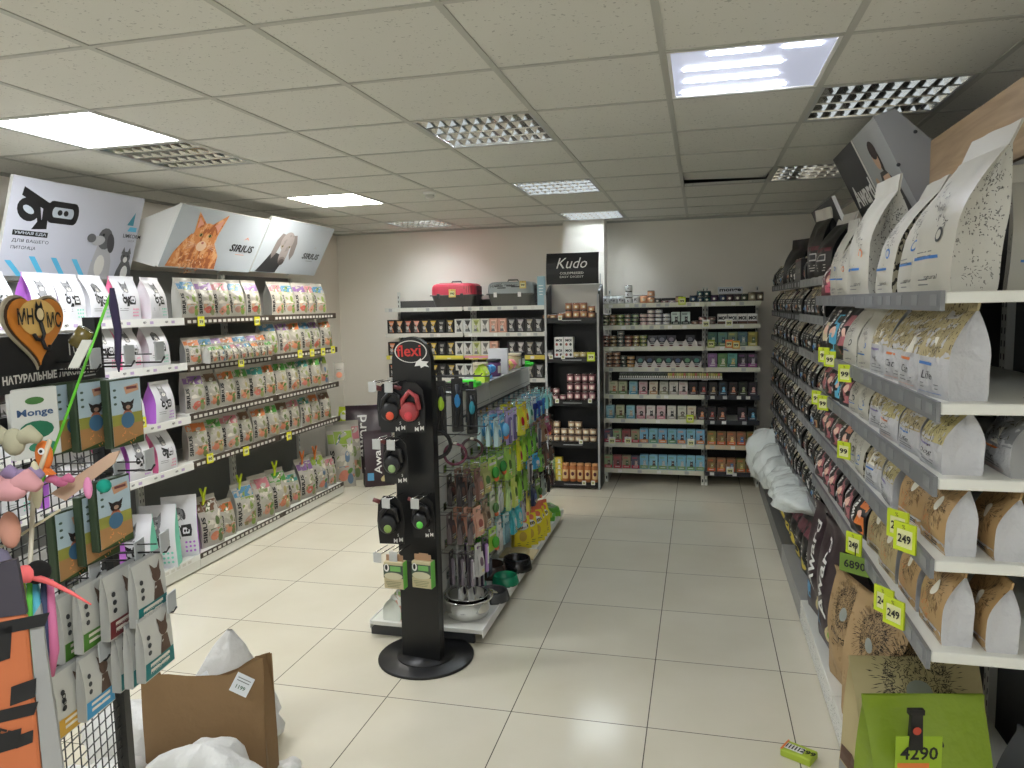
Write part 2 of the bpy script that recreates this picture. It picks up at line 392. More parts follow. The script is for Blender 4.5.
# ------------------------------------------------------------------ shelving
RTAG = M((136,138,140), .4)
def shelf_unit(label, y0, y1, xf, xb, zs, side, base=None, rail=None, board=None, back=None, railh=.045, basex=None, kick=None, upr=True, strips=None, zt=None):
    """one bay along Y. side=+1: faces +X (left wall); side=-1: faces -X (right wall). xf front edge, xb back."""
    e = empty('shelving_bay', label, 'shelving', ((xf+xb)/2, (y0+y1)/2, 0))
    ox, oy = (xf+xb)/2, (y0+y1)/2
    board = board or SHELFW; rail = rail or SHELFG; back = back or M((150,152,148), .5)
    zt = zt or max(zs)+.1
    def bx(mb, xa, xc, ya, yc, za, zc, mt, bev=0):
        lo, hi = min(xa, xc), max(xa, xc); return mb.box(lo-ox, hi-ox, ya-oy, yc-oy, za, zc, mt, bev)
    g = .002
    p = MB(); bx(p, xb, xb-side*.012, y0+g, y1-g, .02, zt, back); p.obj('back_panel', e)
    for y in (y0+.015, y1-.015):
        p = MB(); bx(p, xb+side*.001, xb+side*.03, y-.012, y+.012, .0, zt+.0, board)
        for k in range(int(zt/.05)): bx(p, xb+side*.03, xb+side*.031, y-.003, y+.003, k*.05+.012, k*.05+.035, BLACK)
        p.obj('upright', e)
    for k, z in enumerate(zs):
        p = MB(); bx(p, xf-side*.012, xb+side*.032, y0+g, y1-g, z-.03, z, board, .003)
        sh = p.obj('shelf', e)
        p = MB(); bx(p, xf, xf-side*.011, y0+g, y1-g, z-railh, z+.004, rail[k] if isinstance(rail, list) else rail)
        if strips:
            rg = random.Random(k); y = y0+.03
            while y < y1-.1:
                if strips == 'dash': bx(p, xf+side*.0005, xf+side*.0015, y, y+.035, z-.034, z-.014, OFFW); y += .056
                elif strips == 'print':
                    fx = lambda x, zz, o=0, _z=z: Vector((xf+side*(.001+o)-ox, (x if side > 0 else -x), zz))
                    p.text(fx, 'AJO', y+.05-oy, z-.02, .016, INK, bold=.06); bx(p, xf+side*.0005, xf+side*.0012, y+.1, y+.13, z-.03, z-.012, M((190,170,205), .5)); y += .2
                else: bx(p, xf+side*.0005, xf+side*.0015, y, y+.06, z-.036, z-.006, RTAG); y += rg.uniform(.09, .2)
        p.obj('price_rail', sh)
    if base:
        bxf = basex if basex is not None else xf
        p = MB(); bx(p, bxf, xb+side*.032, y0+g, y1-g, base-.03, base, board, .003); d = p.obj('base_deck', e)
        p = MB(); bx(p, bxf+side*.0, bxf-side*.012, y0+g, y1-g, .012, base-.0305, kick or board)
        p.obj('kick_plate', e)
        if strips == 'dash' or strips == 'print':
            p = MB(); bx(p, bxf+side*.0005, bxf+side*.0035, y0+g, y1-g, base-.032, base+.006, rail if not isinstance(rail, list) else rail[-1])
            y = y0+.03
            while y < y1-.1:
                bx(p, bxf+side*.004, bxf+side*.0048, y, y+.035, base-.024, base-.006, OFFW); y += .056
            p.obj('price_rail', d)
        for y in (y0+.04, y1-.04):
            p = MB(); bx(p, bxf-side*.03, bxf-side*.06, y-.015, y+.015, 0, .012, DGREY); p.obj('foot', e)
    return e
ZL = [1.765, 1.44, 1.105, .77]
RBR = M((66,56,46), .5)
shelf_unit('white shelving bay holding white bags, nearer the wire stand', 2.26, 3.32, -3.4, -3.88, [1.765, 1.46, 1.09, .765], 1, base=.11, rail=WHITE, strips='print', back=M((140,142,140), .5), zt=2.0)
shelf_unit('white shelving bay of white bags under the printed dog and kitten poster', 3.32, 4.38, -3.4, -3.88, [1.765, 1.46, 1.09, .765], 1, base=.11, rail=WHITE, strips='print', back=M((140,142,140), .5), zt=2.0)
shelf_unit('shelving bay with brown price rails under the ginger cat poster', 4.38, 5.47, -3.4, -3.88, ZL, 1, base=.11, rail=RBR, strips='dash', back=M((112,114,112), .5), zt=2.11)
shelf_unit('shelving bay with brown price rails under the grey dog poster', 5.47, 6.56, -3.4, -3.88, ZL, 1, base=.11, rail=RBR, strips='dash', back=M((112,114,112), .5), zt=2.11)
# right wall
ZR = [1.82, 1.53, 1.33, 1.106, .852]
ZF = [1.93, 1.71, 1.49, 1.275, 1.06, .84, .62]
PERF = speck('perforated', (225,225,220), (90,90,90), (1,130,130), .62, .4)
shelf_unit('nearest right-hand shelving bay with open end and grey price rails', 2.14, 3.24, .60, 1.16, ZR, -1, base=.13, basex=.555, rail=SHELFG, strips='tags', back=M((54,54,54), .5), railh=.05, kick=PERF, zt=2.2)
shelf_unit('second right-hand shelving bay from the camera with grey rails', 3.24, 4.3, .60, 1.16, ZR, -1, base=.13, basex=.555, rail=SHELFG, strips='tags', back=M((54,54,54), .5), railh=.045, kick=PERF, zt=2.1)
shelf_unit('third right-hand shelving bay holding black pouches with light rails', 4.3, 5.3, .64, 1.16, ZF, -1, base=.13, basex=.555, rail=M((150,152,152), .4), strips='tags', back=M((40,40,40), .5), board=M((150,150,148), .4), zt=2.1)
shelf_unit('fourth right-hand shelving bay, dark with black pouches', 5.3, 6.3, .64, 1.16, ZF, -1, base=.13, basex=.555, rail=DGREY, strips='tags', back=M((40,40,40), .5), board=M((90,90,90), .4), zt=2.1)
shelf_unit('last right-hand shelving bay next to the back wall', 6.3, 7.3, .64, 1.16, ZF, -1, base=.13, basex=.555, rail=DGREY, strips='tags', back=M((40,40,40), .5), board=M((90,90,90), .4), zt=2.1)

# header posters
def tilt_board(name, label, y0, y1, top, bot, side, face, art, t=.02):
    """board in the YZ direction: top=(x,z), bot=(x,z); art draws with surf(x along board 0..L, s up 0..Hh)"""
    e = empty(name, label, 'poster', (bot[0], (y0+y1)/2, bot[1]))
    L = y1-y0; d = Vector((top[0]-bot[0], 0, top[1]-bot[1])); Hh = d.length; d.normalize()
    n = Vector((d.z*side, 0, -d.x*side))
    def surf(x, z, o=0):
        yy = (x-L/2) if side > 0 else (L/2-x)
        return d*z+n*o+Vector((0, yy, 0))
    p = MB(); q = [surf(0,0), surf(L,0), surf(L,Hh), surf(0,Hh), surf(0,0,-t), surf(L,0,-t), surf(L,Hh,-t), surf(0,Hh,-t)]
    p.add(q, [(0,1,2,3)], face); p.add(q, [(4,7,6,5),(0,4,5,1),(1,5,6,2),(2,6,7,3),(3,7,4,0)], WHITE)
    art(p, surf, L, Hh); p.obj('printed_panel', e)
    return e, surf, L, Hh
def animal(mb, sf, cx, cz, r, col, dark, ears='cat', body=None, eye=None, muz=None):
    if body: mb.poly(sf, [(cx-r*1.3, cz-r*2.6), (cx+r*1.3, cz-r*2.6), (cx+r*.75, cz-r*.7), (cx-r*.75, cz-r*.7)], body, .0014)
    if ears == 'cat':
        for sg in (-1, 1):
            mb.poly(sf, [(cx+sg*r*.95, cz+r*.3), (cx+sg*r*.85, cz+r*1.6), (cx+sg*r*.2, cz+r*.75)], col, .0016); mb.poly(sf, [(cx+sg*r*.8, cz+r*.5), (cx+sg*r*.78, cz+r*1.25), (cx+sg*r*.4, cz+r*.75)], muz or dark, .002)
    else:
        for sg in (-1, 1): mb.ell(sf, cx+sg*r*.95, cz-r*.1, r*.35, r*.85, dark, .0016, rot=sg*.25)
    mb.ell(sf, cx, cz, r*.95, r, col, .002)
    mb.ell(sf, cx, cz-r*.45, r*.45, r*.38, muz or OFFW, .0026)
    for sg in (-1, 1): mb.ell(sf, cx+sg*r*.4, cz+r*.12, r*.13, r*.13, eye or INK, .003, 10)
    mb.ell(sf, cx, cz-r*.3, r*.14, r*.09, INK, .0034, 8)
POST = M((182,190,198), .4)
FURO = speck('ginger_fur', (216,142,84), (176,98,52), (22,22,9), .56, .6, (232,178,128)); FURG = speck('grey_coat', (156,148,146), (138,130,129), (14,14,10), .6, .6)
def art_cat(p, sf, L, Hh):
    p.poly(sf, [(.06, .01), (.60, .01), (.58, .12), (.50, .2), (.44, .27), (.2, .27), (.14, .2), (.09, .12)], FURO, .0015)
    cx, cz, r = .35, .24, .125
    for a, b2, c2 in (((.23,.25),(.2,.44),(.34,.34)), ((.36,.34),(.53,.45),(.48,.24))):
        p.poly(sf, [a, b2, c2], FURO, .002)
        mx, mz = (a[0]+b2[0]+c2[0])/3, (a[1]+b2[1]+c2[1])/3
        p.poly(sf, [(mx+(u-mx)*.6, mz+(v-mz)*.6) for u, v in (a, b2, c2)], M((222,160,140), .6), .0026)
    p.ell(sf, cx, cz, r*1.12, r, FURO, .003, 20); p.ell(sf, cx, cz-.055, .055, .04, M((238,205,175), .6), .0038)
    for sg in (-1, 1):
        p.ell(sf, cx+sg*.05, cz+.03, .02, .014, M((170,160,90), .3), .0042); p.ell(sf, cx+sg*.05, cz+.03, .009, .012, INK, .0048)
        for q in range(4): p.poly(sf, [(cx+sg*.03, cz-.05), (cx+sg*.16, cz-.03-q*.018), (cx+sg*.16, cz-.032-q*.018)], WHITE, .005)
        p.poly(sf, [(cx+sg*.02, cz+.05), (cx+sg*.045, cz+.1), (cx+sg*.03, cz+.05)], M((150,80,40), .6), .0045)
    p.ell(sf, cx, cz-.03, .014, .01, M((190,110,100), .5), .0045); p.strokes(sf, .33, .07, .1, 34, M((176,104,60), .6), 3, .5, .05)
    p.strokes(sf, .3, .1, .14, 30, M((240,200,160), .6), 5, .4, .04)
    p.text(sf, 'SIRIUS', L-.22, .2, .062, INK, bold=.05, shear=.15, w=.3); p.lines(sf, L-.22, .145, .12, 1, .01, ORANGE)
    p.poly(sf, [(L-.24, .27), (L-.2, .3), (L-.17, .27), (L-.2, .285)], SALMON, .002)
def art_dog(p, sf, L, Hh):
    p.poly(sf, [(.06, .005), (.36, .005), (.42, .16), (.2, .2), (.12, .08)], M((46,46,48), .6), .0015)
    ER = M((128,120,118), .6)
    for sg, cx in ((-1, .245), (1, .475)):
        p.poly(sf, [(cx-sg*.06,.36),(cx+sg*.0,.37),(cx+sg*.045,.30),(cx+sg*.06,.19),(cx+sg*.03,.13),(cx-sg*.01,.18),(cx-sg*.03,.26)], ER, .002)
    p.ell(sf, .36, .30, .095, .09, FURG, .003, 22); p.ell(sf, .375, .19, .062, .105, FURG, .0036, 20); p.ell(sf, .38, .125, .05, .035, M((120,112,110), .6), .004)
    p.ell(sf, .385, .11, .04, .03, M((60,52,52), .3), .0045)
    for sg in (-1, 1): p.ell(sf, .365+sg*.055, .255, .016, .011, M((150,130,90), .3), .0045); p.ell(sf, .365+sg*.055, .255, .008, .009, INK, .005)
    p.text(sf, 'SIRIUS', L-.22, .19, .058, INK, bold=.05, shear=.15, w=.29); p.lines(sf, L-.22, .14, .12, 1, .01, GREY)
    p.poly(sf, [(L-.24, .26), (L-.2, .29), (L-.17, .26), (L-.2, .275)], LGREY, .002)
def brackets(e, L, top, bot, side):
    for sy in (-1, 1):
        p = MB(); dx = top[0]-bot[0]; dz = top[1]-bot[1]
        y = sy*(L/2-.004)
        pts = [(-side*.025, 0), (dx-side*.025, dz), (-side*.16, dz*.75), (-side*.26, dz*.22), (-side*.30, -.0), (-side*.2, .05)]
        p.prism(pts, y-.003, y+.003, WHITE); p.obj('bracket', e)
e, *_ = tilt_board('header_poster', 'tilted header poster of a ginger cat above the left shelves', 4.40, 5.46, (-3.37, 2.53), (-3.6, 2.12), 1, POST, art_cat); brackets(e, 1.06, (-3.37, 2.53), (-3.6, 2.12), 1)
e, *_ = tilt_board('header_poster', 'tilted header poster of a grey floppy-eared dog above the left shelves', 5.48, 6.54, (-3.36, 2.56), (-3.6, 2.13), 1, POST, art_dog); brackets(e, 1.06, (-3.36, 2.56), (-3.6, 2.13), 1)
def art_ajo(p, sf, L, Hh):
    lg = .15
    # angular interlocked logo strokes (a, j, o)
    K = INK
    p.add([], [], K); LX = lambda x: .07+(x-.08)*.78
    sf0 = sf; sf = lambda x, z, o=0: sf0(LX(x), z, o)
    p.poly(sf, [(.09,.51),(.36,.425),(.35,.375),(.08,.46)], K); p.ell(sf, .15, .385, .095, .065, K, .0016, 18, -.2); p.ell(sf, .15, .385, .05, .02, POST, .0024, 14, -.3)
    p.poly(sf, [(.19,.46),(.235,.44),(.285,.30),(.24,.32)], K); p.poly(sf, [(.27,.44),(.32,.44),(.325,.33),(.275,.33)], K); p.poly(sf, [(.2,.275),(.33,.285),(.325,.335),(.25,.335)], K)
    p.rect(sf, .345, .555, .325, .455, K, .0016, 2, 2); p.ell(sf, .345, .39, .04, .064, K, .0016); p.ell(sf, .555, .39, .04, .064, K, .0016)
    p.rect(sf, .375, .525, .36, .42, POST, .0024, 1, 1); p.ell(sf, .375, .39, .022, .03, POST, .0024); p.ell(sf, .525, .39, .022, .03, POST, .0024)
    p.ell(sf, .42, .39, .022, .017, K, .003); p.ell(sf, .475, .39, .022, .017, K, .003)
    sf = sf0
    p.rect(sf, .05, .28, .235, .265, K, .0016, 1, 1); p.text(sf, 'УМНАЯ ЕДА', .165, .25, .02, POST, .0026, bold=.03, w=.21)
    p.text(sf, 'ДЛЯ ВАШЕГО', .175, .205, .022, INK, w=.24); p.text(sf, 'ПИТОМЦА', .135, .165, .022, INK, w=.16)
    for q in range(5): p.poly(sf, [(.03+q*.15, .12 if q else .09), (.07+q*.15, .12 if q else .09), (.165+q*.15, .0), (.125+q*.15, .0)], CYAN)
    # dog
    g1 = M((96,96,98), .6); g2 = M((176,176,178), .6)
    p.poly(sf, [(.62,.0),(.80,.0),(.79,.12),(.76,.2),(.66,.22),(.63,.1)], g2, .0022); p.ell(sf, .71, .265, .06, .07, g1, .003); p.ell(sf, .655, .25, .055, .032, g2, .0036, 14, .2); p.ell(sf, .60, .262, .035, .028, g1, .004)
    p.ell(sf, .76, .24, .03, .065, M((70,70,72), .6), .0036, 14, .2); p.ell(sf, .69, .29, .009, .009, INK, .0046); p.ell(sf, .7, .09, .04, .07, OFFW, .003)
    # kitten
    p.poly(sf, [(.84,.0),(.99,.0),(.98,.07),(.95,.13),(.88,.13),(.85,.06)], g1, .0022); p.ell(sf, .91, .155, .042, .04, g1, .003)
    for x in (.885, .935): p.poly(sf, [(x-.018,.18),(x,.225),(x+.018,.18)], g1, .003)
    p.ell(sf, .91, .14, .018, .02, WHITE, .0038); p.ell(sf, .92, .05, .03, .05, WHITE, .003)
    for x in (.893, .928): p.ell(sf, x, .165, .006, .006, INK, .0044, 8)
    p.poly(sf, [(.87,.37),(.925,.46),(.925,.37)], M((70,140,160), .5)); p.poly(sf, [(.9,.36),(.96,.36),(.96,.33),(.88,.33)], CYAN); p.text(sf, 'LIMKORM', .93, .30, .026, INK, bold=.02); p.text(sf, 'GROUP', .93, .268, .012, GREY)
e, *_ = tilt_board('header_poster', 'large white header poster with black logo, dog and kitten', 3.32, 4.30, (-3.58, 2.56), (-3.76, 2.03), 1, M((190,192,202), .4), art_ajo)
MB().box(-.16, -.04, -.5, .5, -.02, .02, WHITE).obj('mounting_rail', e)
# Award boards on the right
def art_award(p, sf, L, Hh):
    p.rect(sf, .0, L*.5, 0, Hh, M((42,42,44), .5), .001); p.rect(sf, L*.5, L*.53, 0, Hh, OFFW, .002)
    p.text(sf, 'Award', L*.27, Hh*.45, .12, WHITE, bold=.05, w=.42); p.lines(sf, L*.3, Hh*.25, .25, 3, .03, LGREY, .012)
    p.rect(sf, L*.53, L, 0, Hh, M((158,160,158), .5), .001)
    sk = M((196,160,132), .6); cx = L*.75
    p.poly(sf, [(cx-.12,0),(cx+.16,0),(cx+.14,.16),(cx+.05,.24),(cx-.04,.24),(cx-.13,.12)], M((60,58,58), .6), .002); p.poly(sf, [(cx-.07,.05),(cx+.09,.1),(cx+.08,.22),(cx-.02,.22)], sk, .0026)
    p.ell(sf, cx, .31, .045, .06, sk, .003); p.ell(sf, cx+.01, .345, .055, .045, M((50,38,34), .6), .0036); p.ell(sf, cx+.04, .29, .025, .06, M((50,38,34), .6), .0028)
    p.ell(sf, cx-.12, .15, .05, .06, M((206,186,160), .6), .0036); p.ell(sf, cx-.13, .2, .03, .03, M((190,160,130), .6), .0042)
t, bt = (.70, 2.565), (.90, 2.16)
e, *_ = tilt_board('header_poster', 'tilted dark header poster with a woman holding a pet, right side', 3.5, 4.49, t, bt, -1, M((42,42,44), .5), art_award)
p = MB(); p.prism([(.02, -.05), (-.2, .405), (-.12, .43), (.1, .22), (.12, 0)], -.499, -.494, M((150,151,150), .5)); 
for a in ((-.04, .33), (-.1, .2)): p.tube([(a[0], -.502, a[1]), (a[0], -.498, a[1])], .008, DGREY, 8)
p.obj('bracket', e)
def art_plain(p, sf, L, Hh): p.ell(sf, L*.8, Hh*.2, .1, .16, GREY, .001); p.ell(sf, L*.8, Hh*.2, .085, .145, M((40,40,42), .5), .002); p.lines(sf, L*.4, Hh*.6, .3, 2, .05, M((90,90,92), .5), .02)
tilt_board('header_poster', 'plain dark header poster farther along the right-hand shelves', 4.52, 5.3, (.70, 2.37), (.86, 2.0), -1, M((40,40,42), .5), art_plain)
# wooden board above the right shelving
def wood(name, a, b2, sc=(1.5,1.5,14)):
    m, nt, bb = tree(name, .55)
    n = N(nt, 'ShaderNodeTexNoise', Scale=1.0, Detail=6.0, Distortion=1.2); nt.links.new(coords(nt, sc), n.inputs['Vector'])
    nt.links.new(ramp(nt, n.outputs['Fac'], [(.3, a), (.7, b2)], 'LINEAR'), bb.inputs['Base Color']); return m
WOOD = wood('plywood', (142,118,88), (172,146,112), (3,2,22))
thing(MB().box(0, .02, -.6, 1.9, 0, .235, WOOD, .002).obj('wooden_board', None, (.92, 1.9, 2.215)), 'long brown wooden board above the top of the right-hand shelving', 'board')
# ------------------------------------------------------------------ bags
class Bag:
    def __init__(s, w, d, h, lean=0, seed=0, seal=.08, puff=.25, top='flat'):
        s.w, s.d, s.h, s.lean, s.seed, s.seal, s.puff = w, d, h, lean, seed, seal, puff
    def D(s, t):
        k = 1-s.seal; t = max(0, t)
        u = min(t, k)/k; v = 1 if u < .5 else 1-.97*((u-.5)/.5)**1.55
        return .002+(s.d/2)*v*(1 if t > .04 else .93)
    def W(s, t):
        t = max(0, min(1, t)); return s.w/2*(1-.05*math.sin(PI*min(t, 1))-.02*t)
    def wr(s, x, t): return .05*s.d*(math.sin(9*x/s.w+s.seed*1.7+5*t)*math.sin(11*t+s.seed)+.5*math.sin(23*t+4*x/s.w+s.seed))
    def front(s, x, z, o=0):
        t = z/s.h; u = max(-1, min(1, x/(s.w/2))); D = s.D(t)
        y = -(D*(1+s.puff*(1-u*u)*min(1, 4*t)*(1-.6*t)))-s.wr(x, t)*(1-u*u)*min(1, t*5)-o+s.lean*t*t
        return Vector((u*s.W(t), y, z))
    def back(s, x, z, o=0):
        t = z/s.h; u = max(-1, min(1, x/(s.w/2))); D = s.D(t)
        return Vector((u*s.W(t), D*(1+s.puff*(1-u*u)*min(1, 4*t)*(1-.6*t))+o+s.lean*t*t, z))
    def side(s, sg):
        def f(x, z, o=0):   # x: -.5 .. .5 of the depth, seen from outside
            t = z/s.h; D = s.D(t); g = s.d*.30*min(1, t*1.3)*(1-2*abs(x)) if t < 1-s.seal else s.d*.02*(1-2*abs(x))
            return Vector((sg*(s.W(t)-g+o), D*2*x*(-1 if sg < 0 else 1)*1.0+s.lean*t*t, z))
        return f
    def build(s, mb, front, side, back=None, nx=8, nz=12, seal=None, bottom=None):
        back = back or front; n = nx
        ts = [s.h*(1-s.seal)*i/nz for i in range(nz+1)]+[s.h*(1-s.seal*.5), s.h]
        F = [[s.front(-s.w/2+s.w*i/nx, z) for i in range(nx+1)] for z in ts]
        B = [[s.back(s.w/2-s.w*i/nx, z) for i in range(nx+1)] for z in ts]
        rows = len(ts)
        def grid(G, mat, sealm=None):
            c = len(G[0]); vs = [p for r in G for p in r]
            lo = [(j*c+i, j*c+i+1, (j+1)*c+i+1, (j+1)*c+i) for j in range(rows-1) for i in range(c-1)]
            if sealm:
                k = (rows-3)*(c-1); mb.add(vs, lo[:k], mat, True); mb.add(vs, lo[k:], sealm, True)
            else: mb.add(vs, lo, mat, True)
        grid(F, front, seal); grid(B, back, seal)
        for sg in (1, -1):
            f = s.side(sg)
            G = []
            for j, z in enumerate(ts):
                a = F[j][-1] if sg > 0 else B[j][-1]; c = B[j][0] if sg > 0 else F[j][0]
                mid = f(0, z); G.append([a, (a*.5+mid*.5), mid, (mid*.5+c*.5), c])
            grid(G, side, seal)
        mb.add(F[0]+B[0], [tuple(range(2*(nx+1)-1, -1, -1))], bottom or side)
        return mb
_P = {}
def memo(k, fn):
    if k not in _P: _P[k] = fn()
    return _P[k]
AJW = M((214,214,218), .35); AJC = {'pink': M((232,120,160), .4), 'purple': M((186,110,210), .4), 'mint': M((120,206,182), .4), 'yellow': M((226,214,90), .4), 'white': M((214,214,218), .4)}
FURK = M((130,130,132), .6); FURD = M((64,64,66), .6)
def ajologo(b, sf, cx, cz, h):
    k = h/.16*.9
    def q(x, z): return (cx+(x-.35)*k*.55, cz+(z-.385)*k)
    def pl(pts, m_=INK, o=.0016): b.poly(sf, [q(*a) for a in pts], m_, o)
    pl([(.09,.50),(.36,.43),(.35,.39),(.08,.46)]); b.ell(sf, *q(.15,.385), .085*k*.55, .062*k, INK, .0016, 12); b.ell(sf, *q(.15,.385), .04*k*.55, .022*k, AJW, .0022, 8)
    pl([(.19,.46),(.245,.44),(.3,.29),(.24,.31)]); pl([(.275,.45),(.33,.45),(.33,.3),(.275,.3)]); pl([(.2,.28),(.33,.28),(.325,.33),(.25,.34)])
    pl([(.36,.46),(.58,.46),(.60,.385),(.58,.31),(.36,.31),(.34,.385)]); pl([(.40,.425),(.54,.425),(.55,.385),(.54,.345),(.40,.345),(.39,.385)], AJW, .0022)
    b.ell(sf, *q(.44,.385), .025*k*.55, .02*k, INK, .0028, 8); b.ell(sf, *q(.50,.385), .025*k*.55, .02*k, INK, .0028, 8)
def ajo_mesh(var, kind, size, seed):
    def f():
        w, d, h = {'s': (.185,.10,.27), 'm': (.19,.12,.275), 'l': (.235,.13,.42)}[size]
        g = Bag(w, d, h, random.Random(seed).uniform(-.02, .03), seed); b = MB(); g.build(b, AJW, AJC[var])
        sf = g.front; k = h/.27
        animal(b, sf, -.01*k, h*.72, .028*k, FURK, FURD, kind, FURK)
        ajologo(b, sf, .005*k, h*.45, .062*k)
        for i in range(3):
            for j in range(3): b.ell(sf, w*.16+i*.017*k, h*.1+j*.02*k, .0055*k, .0055*k, AJC[var if var != 'white' else 'mint'], .0016, 8)
        b.lines(sf, -w*.22, h*.26, w*.35, 2, .012*k, GREY, .003*k)
        return b.mesh('pet_food_bag')
    return memo(('ajo', var, kind, size, seed % 3), f)
SIRC = [('blue', (90,150,190), (150,180,80), (190,160,150)), ('green', (90,170,70), (200,190,130), (216,150,120)), ('pink-topped', (214,130,140), (150,170,110), (220,170,150)), ('orange', (226,130,70), (140,150,90), (222,160,130)),
        ('lime', (160,190,70), (120,150,180), (214,150,130)), ('violet', (150,110,170), (160,170,120), (206,120,110)), ('brown', (130,96,72), (110,130,80), (214,150,120)), ('teal', (70,160,150), (180,190,120), (222,150,140))]
SIRB = M((168,164,154), .4); SIRS = M((138,138,136), .45)
def sir_mesh(ci, size, seed):
    def f():
        w, d, h = {'s': (.125,.07,.19), 't': (.10,.06,.13), 'm': (.152,.09,.28), 'l': (.20,.13,.36)}[size]
        nm, a, c, e = SIRC[ci]; a = tuple(int(v*.85) for v in a); c = tuple(int(v*.8) for v in c); e = (e[0]-20, int(e[1]*.82), int(e[2]*.78)); A, C, E_ = M(a, .4), M(c, .4), M(e, .45)
        rg = random.Random(seed*7+ci)
        g = Bag(w, d, h, rg.uniform(-.01, .03), seed); b = MB(); g.build(b, SIRB, SIRS if rg.random() < .5 else M((196,194,186), .4), seal=SIRB)
        sf = g.front
        b.rect(sf, -w*.22, w*.48, h*.70, h*.90, A, .0008, 3, 2); b.poly(sf, [(-w*.2,h*.7),(w*.1,h*.7),(w*.3,h*.88),(w*.05,h*.88)], printmix('leafy%d' % ci, [c, a, (226,226,210), (70,100,50)], 60), .0014)
        b.rect(sf, -w*.2, w*.47, h*.36, h*.69, printmix('fog%d' % (ci % 4), [(196,190,176), (168,164,150), (150,156,120), (206,200,186), c], 26), .0008, 3, 2)
        b.ell(sf, w*.14, h*.54, w*.2, h*.1, M((176,170,160), .5), .0014); b.ell(sf, w*.22, h*.5, w*.1, h*.09, C, .002)
        b.rect(sf, -w*.2, w*.47, h*.03, h*.35, printmix('meal%d' % ci, [e, (190,150,120), c, (206,190,160), (120,110,70), e], 40), .0008, 3, 2); b.ell(sf, w*.05, h*.2, w*.2, h*.09, E_, .0014, 12, .4); b.ell(sf, w*.3, h*.14, w*.12, h*.09, C, .0018, 10); b.ell(sf, w*.3, h*.27, w*.12, h*.04, M((90,130,60), .5), .0018, 10, .5)
        b.text(sf, 'SIRIUS', -w*.36, h*.36, w*.17, INK, .0016, PI/2, bold=.06, w=h*.52)
        b.rect(sf, -w*.47, -w*.24, h*.72, h*.86, M(a, .4), .0012, 1, 1)
        return b.mesh('pet_food_bag')
    return memo(('sir', ci, size, seed % 3), f)
def place(mesh_, name, label, cat, group, loc, rz): return thing(put(name, mesh_, None, loc, rz), label, cat, group)
rnd = random.Random(11)
# ---- left wall, white bags: shelves of two bays
ROWL = ['top', 'second', 'third', 'fourth']
AJZ = [1.765, 1.46, 1.09, .765]
vs_ = ['pink','purple','white','white','pink','mint','white','yellow','purple','mint']
for r, z in enumerate(AJZ):
    n = 10; y = 2.42
    i = 0
    while y < 4.27:
        v = vs_[(i*3+r*2+ (1 if i % 2 else 0)) % 10] if r else ['white','white','pink','white','purple','white','white','pink','white','white'][i % 10]
        kind = 'cat' if (i+r) % 3 else 'dog'
        place(ajo_mesh(v, kind, 's', i+r), 'pet_food_bag', 'white %s food bag with %s side, %s from near end, left wall %s shelf' % (kind, {'white':'plain','mint':'mint'}.get(v, v), ORD[i], ROWL[r]), 'pet food bag', 'white bags on the near left shelves', (-3.475+rnd.uniform(-.01, .015), y, z), PI/2+rnd.uniform(-.12, .12))
        y += .205 if i % 4 != 3 else .25; i += 1
for i, (y, v, kind, dx) in enumerate([(2.75,'purple','dog',0), (3.15,'white','dog',0), (3.62,'purple','cat',0.03), (3.90,'mint','cat',.03), (4.13,'mint','cat',.02), (4.36,'purple','dog',.0)]):
    lab_ = ['purple-sided large white bag at the hidden near end of the left base shelf', 'plain large white dog food bag on the left base shelf near the stand',
            'large white bag with purple side on the left base behind the wire stand', 'large white bag with mint side and mint dots on the left base',
            'mint-sided large white bag with grey cat head leaning on the left base', 'large white bag with purple side where brown price rails begin'][i]
    place(ajo_mesh(v, kind, 'l', i), 'pet_food_bag', lab_, 'pet food bag', 'big bags on the left base shelf', (-3.53+dx, y, .11), PI/2+[0,.1,-1.25,-1.2,-1.1,-.95][i])
# ---- Sirius bays
for r, z in enumerate(ZL):
    y = 4.50; i = 0
    while y < 6.50:
        size = 'm'; sp = .183
        if r == 0 and 5.3 < y < 5.55: y += .19; continue
        if r == 1 and y < 5.35: size = 's'; sp = .14
        ci = (i*5+r*3+ (i//3)) % 8
        if r == 3: ci = [3,1,2,6,3,1,6,2,7,3,6][i % 11]
        if r == 2: ci = [5,6,3,1,7,3,1,1,7,1,4][i % 11]
        place(sir_mesh(ci, size, i+r), 'pet_food_bag', '%s food bag with vertical lettering, %s from near end, brown-railed left %s shelf' % (SIRC[ci][0], ORD[i], ROWL[r]), 'pet food bag', 'lettered bags on the brown-railed shelves', (-3.47+rnd.uniform(-.012, .014), y, z), PI/2+rnd.uniform(-.5, -.12))
        y += sp; i += 1
# small tray sachets in front on the second shelf
for i in range(9):
    ci = (i*3+1) % 8
    place(sir_mesh(ci, 't', i), 'food_pouch', 'small %s pouch, %s along the front of the left second shelf' % (SIRC[ci][0], ORD[i]), 'food pouch', 'small pouches in front of the second shelf', (-3.395+.0, 4.62+i*.088, 1.441), PI/2+.05)
